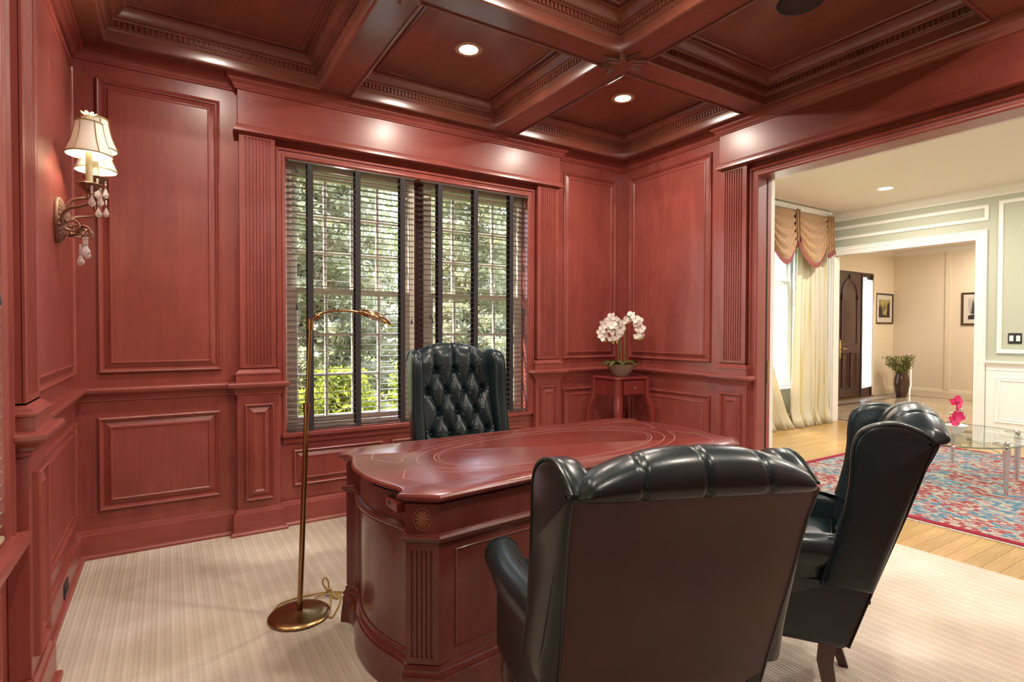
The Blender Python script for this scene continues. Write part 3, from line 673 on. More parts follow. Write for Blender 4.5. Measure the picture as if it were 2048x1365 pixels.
def swag(x0, x1, y, drop, folds=5):
    rows = []; fr = []; K = 40; U = 28
    for side in (0, 1):
        R_ = range(K+1) if side == 0 else range(K, -1, -1)
        for i in R_:
            v = i/K; row = []
            for k in range(U+1):
                u = k/U; c = sin(pi*u)**.75; z = 2.962-v*(.20+drop*c)
                pin = 1-abs(2*u-1)**6
                yy = y-.02-.035*abs(sin(v*folds*pi))*(.35+.65*pin)*(1 if v > .08 else v/.08)-.05*sin(pi*u)*v+(.004 if side else 0)
                xx = x0+(x1-x0)*u+.03*sin(v*pi)*(.5-u)
                row.append((xx-7.0, yy-4.24, z-2.3))
            rows.append(row)
        if side == 0: fr = rows[-1]
    s_ = part('swag', MB().grid(rows), swagm, sw, ang=180)
    r2 = [[(p[0], p[1]-.006, p[2]+.012) for p in fr], [(p[0], p[1]-.016, p[2]-.02) for p in fr], [(p[0]+.004*sin(k*2.5), p[1]-.010, p[2]-.055-.004*(k % 2)) for k, p in enumerate(fr)], [(p[0], p[1]+.004, p[2]-.04) for p in fr]]
    part('fringe', MB().grid(r2, closev=True), fringem, s_)
swag(5.83, 6.55, 4.24, .50); swag(6.45, 7.20, 4.225, .50); swag(7.10, 7.98, 4.24, .50)
def jabot(x0, x1, y, zl, zr, n):
    rows = []; fr = None
    for side in (0, 1):
        for i in (range(13) if side == 0 else range(12, -1, -1)):
            t = i/12; row = []
            for k in range(n*8+1):
                u = k/(n*8); z = 2.962-t*(2.962-(zl+(zr-zl)*u)); row.append((x0+(x1-x0)*u*(1+.12*t)+.012*sin(u*n*4*pi)-7, y-.03-.028*sin(u*n*2*pi)*(.5+.5*t)+(.004 if side else 0)-4.24, z-2.3))
            rows.append(row)
        if side == 0: fr = rows[-1]
    j = part('jabot', MB().grid(rows), swagm, sw, ang=180)
    part('fringe', MB().grid([[(p[0], p[1]-.005, p[2]+.01) for p in fr], [(p[0], p[1]-.012, p[2]-.055) for p in fr], [(p[0], p[1]+.004, p[2]-.05) for p in fr]], closev=True), fringem, j)
jabot(7.90, 8.06, 4.215, 2.42, 2.50, 3); jabot(7.07, 7.17, 4.19, 2.50, 2.62, 2)

# rug
rg = thing('area_rug', 'faded persian rug in blue, red and cream under the glass table', 'rug', (6.0, 1.2, 0)); rg.location.z = -.002
m = MB(); m.box(-1.50, 1.52, -2.0, 1.83, 0, .010); part('rug_field', m, rugm, rg, smooth=False)
m = MB(); m.frame((-1.56, 1.58, -2.06, 1.89), [(0, 0), (0, .011), (.06, .011), (.06, 0)], lambda a, b, o: (a, b, o)); part('rug_border', m, rugb, rg, smooth=False)['label'] = 'narrow crimson border'
m = MB(); q = random.Random(2); yy = -2.06
while yy < 1.89:
    for s_, xb in ((-1, -1.56), (1, 1.58)): m.box(min(xb, xb+s_*q.uniform(.018, .03)), max(xb, xb+s_*.022), yy, yy+.006, .001, .006)
    yy += .0105
stuff(part('rug_fringe', m, rugf, rg, smooth=False, merge=False))

# coffee table
ct = thing('coffee_table', 'oval glass coffee table on tapered chrome legs with crossing wire stretchers', 'coffee table', (5.95, 2.06, .009))
pts = []
for k in range(72):
    a = 2*pi*k/72; e = 2/2.5; c_, s_ = cos(a), sin(a); pts.append((.72*math.copysign(abs(c_)**e, c_), .56*math.copysign(abs(s_)**e, s_)))
part('glass_top', MB().ring(pts, [(-.004, .398), (0, .401), (0, .409), (-.004, .412)], cap0=True, cap1=True), tableg, ct, ang=25)
part('glass_edge', MB().ring(pts, [(.0005, .401), (.0025, .405), (.0005, .409)]), mat('green_glass_edge', (.10, .16, .13), .1, coat=.5), ct)
LG = [(-.27, -.475), (.48, -.34), (.66, .20), (-.50, .36)]
for lx, ly in LG:
    l = part('leg', MB().lathe([(.0001, 0), (.010, 0), (.013, .02), (.026, .36), (.028, .385), (.024, .395), (.016, .40), (.02, .425), (.012, .438), (.0001, .44)], c=(lx, ly, 0), n=16), chrome, ct)
    d = Vector((-lx, -ly, 0)).normalized(); p0 = Vector((lx, ly, .42))
    for sgn in (-1, 1):
        e = Vector((-d.y, d.x, 0))*sgn; part('claw', MB().tube([p0, p0+d*.03+e*.03+Vector((0, 0, .004)), p0+d*.05+e*.075-Vector((0, 0, .004))], [.008, .006, .003], 8), chrome, l)
for a, b in ((0, 2), (1, 3)):
    for z in (.22, .32):
        part('stretcher', MB().tube([(LG[a][0], LG[a][1], z), (LG[b][0], LG[b][1], z)], .0055, 8), chrome, ct)
def quadpetal(m, c, d, n, L, w, cup=.25):
    c, d, n = Vector(c), Vector(d).normalized(), Vector(n).normalized(); n = (n-d*n.dot(d)).normalized(); s_ = d.cross(n); rows = []
    for i in range(5):
        t = i/4; ww = w*sin(pi*min(.97, .12+.80*t))**.7; row = []
        for k in (-1, -.5, 0, .5, 1): row.append(c+d*L*t+s_*ww*k*.5+n*(cup*L*(k*k*.25-t*t*.35)))
        rows.append(row)
    m.grid(rows)
def orchid_flower(m, c, n, r, rnd):
    c, n = Vector(c), Vector(n).normalized(); u = n.orthogonal().normalized(); v = n.cross(u)
    for k, (a, w) in enumerate(((90, .75), (210, .6), (330, .6), (10, 1.15), (170, 1.15))):
        a = radians(a+rnd.uniform(-8, 8)); quadpetal(m, c+n*(.002*k), u*cos(a)+v*sin(a)+n*.12, n, r, r*w, .3)
pb = thing('flower_bowl', 'small white bowl of magenta orchids on the glass table', 'flowers', (5.93, 2.00, .4212))
part('bowl', MB().lathe([(.0001, 0), (.03, 0), (.034, .006), (.055, .03), (.082, .068), (.088, .076), (.083, .074), (.055, .036), (.0001, .03)], n=28, mod=lambda a, r, z: 1+.10*cos(2*a)*(z > .05)), porc, pb)
q = random.Random(4)
for (fx, fy, fz) in ((-.02, .01, .30), (-.055, -.03, .27), (.02, .02, .285), (-.07, -.02, .235), (-.03, 0, .25), (-.085, .0, .15), (-.06, -.03, .165), (-.10, -.02, .125), (-.045, .01, .13)):
    m = MB(); orchid_flower(m, (fx, fy, fz), (q.uniform(-1, .2), q.uniform(-1, -.2), q.uniform(-.3, .3)), .050, q); part('flower', m, pinkp, pb, ang=180)
part('stem', MB().tube(bez([(0, 0, .05), (-.01, 0, .15), (-.03, -.01, .22), (-.01, 0, .30)], 6), .003, 6), stemg, pb)
for k in range(9):
    a = q.uniform(-.4, 2.2); L_ = q.uniform(.08, .16); b = Vector((cos(a)*L_*.8, sin(a)*L_*.4, .05+L_))
    st = part('sprig', MB().tube([(0, 0, .05), (b.x*.6, b.y*.6, .04+L_*.6), tuple(b)], .0016, 5), stemg, pb)
    m = MB()
    for j in range(6): quadpetal(m, b*(.75+.05*j), (q.uniform(-1, 1), q.uniform(-1, 1), q.uniform(-.2, 1)), (0, 0, 1), .022, .016)
    part('sprig_leaves', m, leafg if k % 2 else petal, st, ang=180)

# ================================================================== foyer
FX0, FX1, FYB, FYF, FC = 8.46, 13.25, 5.62, .4, 3.05
TD = lambda s, z, d: (s, FYB-d, z)
DX0, DX1, DZ = 9.70, 12.36, 2.53
m = MB(); m.box(FX0, DX0, FYB, FYB+.15, 0, 3.1); m.box(DX1, FX1+.15, FYB, FYB+.15, 0, 3.1); m.box(DX0, DX1, FYB, FYB+.15, DZ, 3.1); wd = struct('wall_foyer_door_side', m, creamw, smooth=False)
m = MB(); m.box(FX1, FX1+.15, FYF, FYB, 0, 3.1); m.box(FX1-.02, FX1, 4.60, 4.685, .16, 2.96); struct('wall_foyer_far_side', m, creamw, smooth=False)
m = MB(); m.box(FX0, FX1+.15, FYF-.1, FYF, 0, 3.1); struct('wall_foyer_front_side', m, creamw, smooth=False)
m = MB(); m.box(FX0-.14, FX0, LYB, FYB+.15, 0, 3.1); m.box(FX0-.004, FX0, GY1+.0, FYB, 0, 3.1); m.box(FX0-.0, FX0+.004, FYF, GY0, 0, 3.1); struct('wall_foyer_near_side', m, creamw, smooth=False)
m = MB(); m.box(FX0-.14, FX1+.15, FYF-.1, FYB+.15, FC, FC+.1); struct('ceiling', m, ceilw, smooth=False)
m = MB(); m.run([(FX0, FYB), (FX1, FYB), (FX1, FYF)], [(a, b+.0) for a, b in WCR]); struct('trim_9', m, white, ang=25)
FB = [(0, .175), (.01, .172), (.014, .15), (.02, .145), (.02, .125), (.026, .12), (.026, 0)]
m = MB(); m.run([(FX0, LYB+.1), (FX0, FYB), (DX0-.1, FYB)], FB); m.run([(DX1+.09, FYB), (FX1, FYB), (FX1, FYF)], FB); struct('trim_10', m, creamw, ang=25)
m = MB(); m.box(FX0, FX1, FYF, FYB, -.04, -.016); ff = struct('floor', m, dark, smooth=False)
TS = .6; tm = {}
nx = int((FX1-FX0-.4)/TS); ny = 8
for i in range(nx+1):
    for j in range(ny+1):
        x0 = FX0+.20+i*TS; y0 = FYB-.44-(j+1)*TS
        l = min(TS, FX1-.2-x0)-.003
        if l < .1 or y0 < FYF: continue
        k = round(l, 2)
        if k not in tm: tm[k] = MB().bbox(0, l, 0, TS-.003, -.016, -.002, .001).mesh('tile', marble, smooth=False)
        link('tile', tm[k], ff).location = (x0, y0, 0)
for (a, b, c, d) in ((FX0, FX1, FYB-.06, FYB), (FX0, FX1, FYB-.44, FYB-.36), (FX0+.12, FX0+.195, FYF, FYB-.44), (FX1-.195, FX1-.12, FYF, FYB-.44)):
    part('border_tile', MB().box(a, b, c, d, -.016, -.0022), inlay, ff, smooth=False)
for i in range(16): part('border_tile', MB().bbox(FX0+i*.3, FX0+i*.3+.297, FYB-.358, FYB-.062, -.016, -.002, .001), slate, ff, smooth=False)
part('border_tile', MB().box(FX0, FX0+.118, FYF, FYB-.44, -.016, -.002), marble, ff, smooth=False); part('border_tile', MB().box(FX1-.118, FX1, FYF, FYB-.44, -.016, -.002), marble, ff, smooth=False)
# threshold strip between oak and marble is the last board edge
m = MB(); m.run([(DX0+.002, 0), (DX0+.002, DZ-.002), (DX1-.002, DZ-.002), (DX1-.002, 0)], [(-.09, 0), (-.09, .02), (-.075, .028), (-.02, .016), (0, .014), (0, -.03)], TD, caps=False); part('door_casing', m, creamw, wd, ang=25)
# double front door
df = struct('door_1', MB().frame((DX0, DX1, -.02, DZ), [(0, -.10), (0, .0), (.035, .0), (.035, -.10)], TD), doorm, smooth=False)
for a, b in ((10.055, 10.095), (11.905, 11.945)): part('door_post', MB().box(a, b, 0, DZ-.035, -.09, .002, TD), doorm, df, smooth=False)
part('door_sill', MB().box(DX0, DX1, .0, .02, -.10, .04, TD), brass, df, smooth=False)
for a, b, sg in ((10.10, 10.996, 1), (11.004, 11.90, -1)):
    leaf = part('door_leaf', MB().bbox(a, b, .02, DZ-.038, -.06, -.012, .003, TD), doorm, df, smooth=False)
    c = (a+b)/2; w = .27; base = 1.10; spr = 2.06
    poly = [(c-w, base), (c+w, base), (c+w, spr)]+[(c+w*cos(t_)*1, spr+.27*sin(t_)) for t_ in [pi*k/18 for k in range(1, 18)]]+[(c-w, spr)]
    poly = [(x, z) for x, z in poly]
    T2 = lambda x, z, d: (x, FYB-d, z)
    part('panel', MB().ring(poly, [(.055, -.012), (.05, .004), (.035, .008), (.02, .002), (0, .0), (-.004, -.016), (-.05, -.004)], T2, cap1=True), doorm, leaf, ang=25)
    part('panel_cap', MB().frame((c-.03, c+.03, spr+.315, spr+.40), [(0, -.012), (0, .012), (.01, .016)], TD, fill=True), doorm, leaf, smooth=False)
    for e in (-1, 1): part('panel_cap', MB().frame((c+e*(w+.03)-.025, c+e*(w+.03)+.025, spr-.10, spr-.0), [(0, -.012), (0, .012), (.01, .016)], TD, fill=True), doorm, leaf, smooth=False)
    for e in (-1, 1):
        cc = c+e*.155; part('panel', MB().frame((cc-.125, cc+.125, .22, .92), [(0, -.012), (.002, .006), (.015, .008), (.028, -.006), (.032, -.018), (.07, -.006)], TD, fill=True), doorm, leaf, ang=25)
    hx = b-.10 if sg == 1 else a+.10
    m = MB(); m.ring([(hx-.03, .84), (hx-.012, .80), (hx+.012, .80), (hx+.03, .84), (hx+.03, 1.12), (hx+.012, 1.17), (hx-.012, 1.17), (hx-.03, 1.12)], [(0, -.012), (0, -.002), (-.008, .004)], T2, cap1=True)
    h_ = part('handle', m, brite, leaf)
    hp = Vector(TD(hx, 1.0, .05)); m.tube([TD(hx, .99, 0), TD(hx, .99, .05), TD(hx+.05*(-sg), 1.0, .055), TD(hx+.13*(-sg), .985, .05), TD(hx+.15*(-sg), 1.0, .05)], [.012, .012, .011, .009, .006], 8)
    h_.data = m.mesh('handle', brite)
# sidelights with gathered sheers
for a, b in ((DX0+.035, 10.055), (11.945, DX1-.035)):
    g = part('sidelight', MB().frame((a, b, .02, DZ-.035), [(0, -.07), (0, -.02), (.05, -.02), (.05, -.07)], TD), doorm, df, smooth=False)
    part('pane', MB().box(a+.05, b-.05, .16, DZ-.09, -.052, -.048, TD), paneg, g, smooth=False)
    part('rail', MB().box(a+.05, b-.05, .07, .18, -.07, -.02, TD), doorm, g, smooth=False)
    cu = thing('sheer_curtain', 'white gathered sheer on the %s sidelight of the dark front door' % ('right' if a > 11 else 'left hidden'), 'curtain', TD((a+b)/2, .2, .02)); O = Vector(cu.location); rows = []
    for i in range(9):
        t_ = i/8; w = (b-a)/2-.01-(.012*sin(pi*t_)); rows.append([tuple(Vector(TD((a+b)/2+w*(2*k/60-1), .20+2.19*t_, .02+.012*sin(k*1.35)))-O) for k in range(61)])
    part('sheer', MB().grid(rows), sheer, cu, ang=180); part('curtain_rod', MB().tube([tuple(Vector(TD(a+.0, 2.37, .02))-O), tuple(Vector(TD(b, 2.37, .02))-O)], .006, 8), brass, cu); part('curtain_rod', MB().tube([tuple(Vector(TD(a+.0, .22, .02))-O), tuple(Vector(TD(b, .22, .02))-O)], .006, 8), brass, cu)
# outside landing light for the sidelights is the sky itself
for x, y, w_ in ((10.2, 3.2, 'before the double door'), (12.3, 3.6, 'near the vase'), (12.0, 1.6, 'away from the door')): can(x, y, FC, FOY_W, canw, 'added recessed foyer light out of view, '+w_, 'added recessed foyer lights out of view', col=(1, .88, .72), r=.07)  # unseen cans added as foyer fill light
# pictures
frm = mat('picture_frame_wood', (.05, .025, .015), .4); matb = mat('picture_mat', (.62, .58, .50), .8)
pr1 = mat('gold_sky_print', (.4, .3, .1), .6); N = NT(pr1)
N.l(N.ramp(N.noise(N.coords((3, 3, 2)), 2.2, 4), [(.35, (.10, .08, .04)), (.5, (.34, .27, .10)), (.65, (.55, .46, .22))]), N.b.inputs['Base Color'])
pr2 = mat('grey_sky_print', (.5, .48, .45), .6); N = NT(pr2); N.l(N.ramp(N.noise(N.coords((3, 3, 2)), 2.0, 3), [(.35, (.36, .34, .32)), (.65, (.6, .57, .52))]), N.b.inputs['Base Color'])
inkm = mat('print_dark_ink', (.035, .03, .02), .7)
def picture(label, T, s0, s1, z0, z1, prm, kind, mw=.10):
    o = thing('framed_picture', label, 'picture', T((s0+s1)/2, z0, 0)); O = Vector(o.location); L = lambda a, b, d: tuple(Vector(T(a, b, d))-O)
    part('picture_frame', MB().frame((s0, s1, z0, z1), [(0, 0), (0, .022), (.012, .028), (.03, .018), (.034, .008)], L), frm, o, ang=25)
    part('mat_board', MB().frame((s0+.03, s1-.03, z0+.03, z1-.03), [(0, .008), (mw, .008)], L), matb, o, smooth=False)
    a0, a1, b0, b1 = s0+.03+mw, s1-.03-mw, z0+.03+mw*1.1, z1-.03-mw*1.1
    p = part('print', MB().frame((a0-.005, a1+.005, b0-.005, b1+.005), [(0, .007)], L, fill=True), prm, o, smooth=False)
    W_, H_ = a1-a0, b1-b0; q = random.Random(kind)
    if kind == 1: shapes = [[(0, 0), (.34, 0), (.36, .35), (.30, .5), (.24, .85), (.20, .55), (.12, .75), (.05, .55), (0, .6)], [(.66, 0), (1, 0), (1, .95), (.9, .8), (.8, .85), (.74, .4)], [(.3, 0), (.7, 0), (.62, .12), (.4, .18)]]
    else:
        shapes = [[(0, 0), (1, 0), (1, .18), (.7, .25), (.45, .45), (.3, .52), (0, .6)]]
        for cx_, hb, sc in ((.80, .25, .62), (.62, .35, .36)): 
            zz = [(cx_-.015, hb)]
            for k in range(7): zz += [(cx_-(.16-.02*k)*sc*1.4, hb+.12*sc+k*.125*sc), (cx_-.02, hb+.16*sc+k*.125*sc)]
            zz += [(cx_, hb+1.05*sc)]
            for k in range(6, -1, -1): zz += [(cx_+.02, hb+.16*sc+k*.125*sc), (cx_+(.16-.02*k)*sc*1.4, hb+.12*sc+k*.125*sc)]
            zz += [(cx_+.015, hb)]; shapes.append(zz)
    for sh in shapes:
        m = MB(); m.add([L(a0+W_*min(1, max(0, x)), b0+H_*min(1, y), .0075) for x, y in sh], [tuple(range(len(sh)))]); part('printed_shape', m, inkm, p, smooth=False)
picture('framed print of dark cliffs against a golden sky on the door wall', TD, 12.46, 13.20, 1.50, 2.14, pr1, 1)
TFX = lambda s, z, d: (FX1-d, s, z)
picture('framed print of dark conifers on grey, partly cut off by the white casing', lambda s, z, d: TFX(s, z, d), 3.82, 4.42, 1.465, 2.10, pr2, 2, .075)
# foyer vase
vs = thing('floor_vase', 'tall dark brown floor vase with dry green foliage in the foyer corner', 'vase', (12.66, 5.20, -.002))
part('vase_body', MB().lathe([(.0001, 0), (.085, 0), (.09, .01), (.115, .12), (.135, .26), (.13, .38), (.105, .48), (.09, .52), (.08, .515), (.095, .4), (.0001, .3)], n=28), vasem, vs)
q = random.Random(9); m = MB(); P_ = []
for k in range(34):
    a = q.uniform(0, 2*pi); r_ = q.uniform(.15, .42); h_ = q.uniform(.12, .40); e = Vector((cos(a)*r_*.85-.08, sin(a)*r_*.5, .46+h_*.95)); c_ = bez([(0, 0, .42), (e.x*.35, e.y*.35, .56), tuple(e)], 6); m.tube(c_, .0035, 5)
    for p in c_[4:]:
        for j in range(9): P_.append((p.x+q.gauss(0, .025), p.y+q.gauss(0, .025), p.z+q.gauss(0, .02)))
part('stems', m, stemg, vs); stuff(link('foliage', leafmesh('foliage', np.array(P_), .019, ferng, 1.7), vs))

# ================================================================== desk
dk = thing('executive_desk', 'large mahogany executive desk with serpentine ends and tooled top', 'desk', (1.588, 2.15, 0), .015)
g_ = [(1, 0), (.965, -.016), (.91, -.030), (.80, -.036), (.65, -.024), (.45, -.002), (.22, .014), (0, .018)]
def outline(i=0.0):
    ty = .36-.35*i
    cv = bez([Vector((t*ty, g*(1-2.2*i), 0)) for t, g in g_], 5); cv = cv+[Vector((-p.x, p.y, 0)) for p in reversed(cv[:-1])]
    cx_ = .825-.42*i
    P_ = [(-cx_+2*cx_*k/24, -.46+i+.05*sin(pi*k/24)) for k in range(25)]
    P_ += [(.94-i+p.y, p.x) for p in reversed(cv)]
    P_ += [(cx_-2*cx_*k/6, .46-i) for k in range(7)]
    P_ += [(-.94+i-p.y, p.x) for p in cv]
    return P_
OUT = outline()
def dring(prof, cap0=False, cap1=False): return MB().grid([[(x, y, z) for x, y in outline(-o)] for o, z in prof], closeu=True, cap0=cap0, cap1=cap1)
part('desk_top', dring([(-.060, .722), (-.044, .724), (-.040, .732), (-.030, .735), (-.022, .742), (-.020, .746), (-.006, .747), (0, .752), (.0, .758), (-.006, .765), (-.014, .7655), (-.017, .763), (-.022, .7655)], True, True), dtp, dk, ang=30)
def notch(poly):                                                              # back edge of the body opens into a kneehole
    out = []; ymax = max(p[1] for p in poly); done = False
    for p in poly:
        if abs(p[1]-ymax) < 1e-3 and abs(p[0]) < .5:
            if not done: out += [(.36, ymax), (.36, -.10), (-.36, -.10), (-.36, ymax)]; done = True
            continue
        out.append(p)
    return out
part('frieze', dring([(-.036, .612), (-.036, .724)]), dsk, dk, ang=30)
part('waist_moulding', dring([(-.040, .590), (-.028, .592), (-.022, .597), (-.024, .602), (-.017, .606), (-.015, .612), (-.022, .619), (-.030, .621), (-.038, .625)]), dsk, dk, ang=30)
part('pedestal_body', MB().grid([[(x, y, z) for x, y in notch(outline(.038))] for z in (.10, .614)], closeu=True, cap1=True), dsk, dk, ang=30)
bs_ = [(-.037, .165), (-.032, .163), (-.029, .155), (-.031, .148), (-.025, .142), (-.021, .130), (-.024, .124), (-.019, .118), (-.018, .09), (-.015, .065), (-.011, .03), (-.010, .0)]
part('base_moulding', MB().grid([[(x, y, z) for x, y in notch(outline(-o))] for o, z in bs_], closeu=True), dsk, dk, ang=30)
# fluted chamfer posts with fan inlays
def post(a, b):
    a, b = Vector((*a, 0)), Vector((*b, 0)); u = (b-a).normalized(); n_ = Vector((u.y, -u.x, 0)); L_ = (b-a).length
    T = lambda s, z, d: tuple(a+u*s+n_*d+Vector((0, 0, z)))
    m = MB(); k = 5; f0, f1 = L_*.16, L_*.84; pit = (f1-f0)/k
    for i in range(k+1):
        x = f0+pit*i; x0, x1 = (0.0, x-.004) if i == 0 else ((x+.004, L_) if i == k else (x-.004+.001, x+.003))
        if i == 0: x0, x1 = .003, x+.002
        elif i == k: x0, x1 = x-.002, L_-.003
        else: x0, x1 = x-.0045, x+.0045
        m.add([T(x0-.002, .175, 0), T(x0-.002, .585, 0), T(x0, .585, .007), T(x0, .175, .007), T(x1, .175, .007), T(x1, .585, .007), T(x1+.002, .585, 0), T(x1+.002, .175, 0)], [(0, 1, 2, 3), (3, 2, 5, 4), (4, 5, 6, 7), (1, 6, 5, 2), (0, 3, 4, 7)])
    m.box(.003, L_-.003, .565, .59, 0, .0068, T); m.box(.003, L_-.003, .168, .19, 0, .0068, T)
    p = part('corner_post', m, dsk, dk, smooth=False)
    c = L_/2; zc = .672; rx, rz = .031, .040
    m = MB()
    ring_ = [[T(c+rx*cos(t_)*r_, zc+rz*sin(t_)*r_, .0042) for t_ in [2*pi*k/32 for k in range(32)]] for r_ in (1.0, .93)]; m.grid(ring_, closeu=True)
    for k in range(12):
        t_ = 2*pi*k/12; w = .13
        m.add([T(c, zc, .0046), T(c+rx*.55*cos(t_-w*1.4), zc+rz*.55*sin(t_-w*1.4), .0046), T(c+rx*.92*cos(t_), zc+rz*.92*sin(t_), .0046), T(c+rx*.55*cos(t_+w*1.4), zc+rz*.55*sin(t_+w*1.4), .0046)], [(0, 1, 2, 3)])
    part('fan_inlay', m, inl, p, smooth=False)['label'] = 'pale oval fan inlay'
ii = .0385; cxx, cyy, txx, tyy = .825-.42*ii, .46-ii, .94-ii, .36-.35*ii
for sx in (-1, 1):
    for sy in (-1, 1):
        A, B = (sx*txx, sy*tyy), (sx*cxx, sy*cyy)
        if sx*sy < 0: A, B = B, A
        if sx < 0: pass
        a, b = Vector((*A, 0)), Vector((*B, 0)); u = (b-a).normalized(); n_ = Vector((u.y, -u.x, 0))
        if n_.dot(a) < 0: A, B = B, A
        post(A, B)
# long bead frames on the front, tooled lines on the top
fr_ = outline(.037)[:25]
def bead(pts, r=.004, nm='bead_moulding', mt=dsk): part(nm, MB().tube(pts, r, 6), mt, dk)
for a, b in ((1, 8), (9, 15), (16, 23)):
    s_ = fr_[a:b+1]
    bead([(s_[0][0], s_[0][1], .215)]+[(x, y, .215) for x, y in s_]+[(s_[-1][0], s_[-1][1], .555)]+[(x, y, .555) for x, y in reversed(s_)]+[(s_[0][0], s_[0][1], .215)])
def tooling(pts, closed=True, w=.0016):
    m = MB(); q = [(p[0], p[1]) for p in pts]
    m.grid([[(x, y, .7662) for x, y in offset(q, w, closed)], [(x, y, .7662) for x, y in offset(q, -w, closed)]], closeu=closed); part('tooled_line', m, tool, dk, smooth=False)
def ellp(a, b, t0=0, t1=2*pi, n=72): return [(a*cos(t0+(t1-t0)*k/n), b*sin(t0+(t1-t0)*k/n)) for k in range(n)]
tooling(ellp(.70, .335)); tooling(ellp(.62, .285)); tooling(ellp(.60, .270), w=.0008)
def spandrel(sx, sy):
    p = ellp(.765, .375, .16, 1.36, 30); q = [(x*sx, y*sy) for x, y in p]
    e = offset(OUT, -.115, True)
    c = [(.80*sx, .06*sy), (.845*sx, .18*sy), (.80*sx, .29*sy), (.765*sx, .345*sy), (.70*sx, .385*sy), (.2*sx, .395*sy)]
    pts = q+[(x, y) for x, y in reversed([(.765*cos(.16)*sx+.03*sx, .06*sy)]+c[1:])]
    if sx*sy < 0: pts = pts[::-1]
    tooling(pts)
for sx in (-1, 1):
    for sy in (-1, 1): spandrel(sx, sy)
tl_ = Vector((-.905, -.24, .700))
m = MB(); m.bbox(-.914, -.880, -.295, -.185, .676, .712, .002); sp_ = part('slide_front', m, dtp, dk, smooth=False); part('slide_hole', MB().box(-.9152, -.9135, -.230, -.214, .690, .704), dark, sp_, smooth=False)
m = MB(); m.bbox(-.36, .36, -.10, -.08, .10, .60, .002); part('modesty_panel', m, dsk, dk, smooth=False)

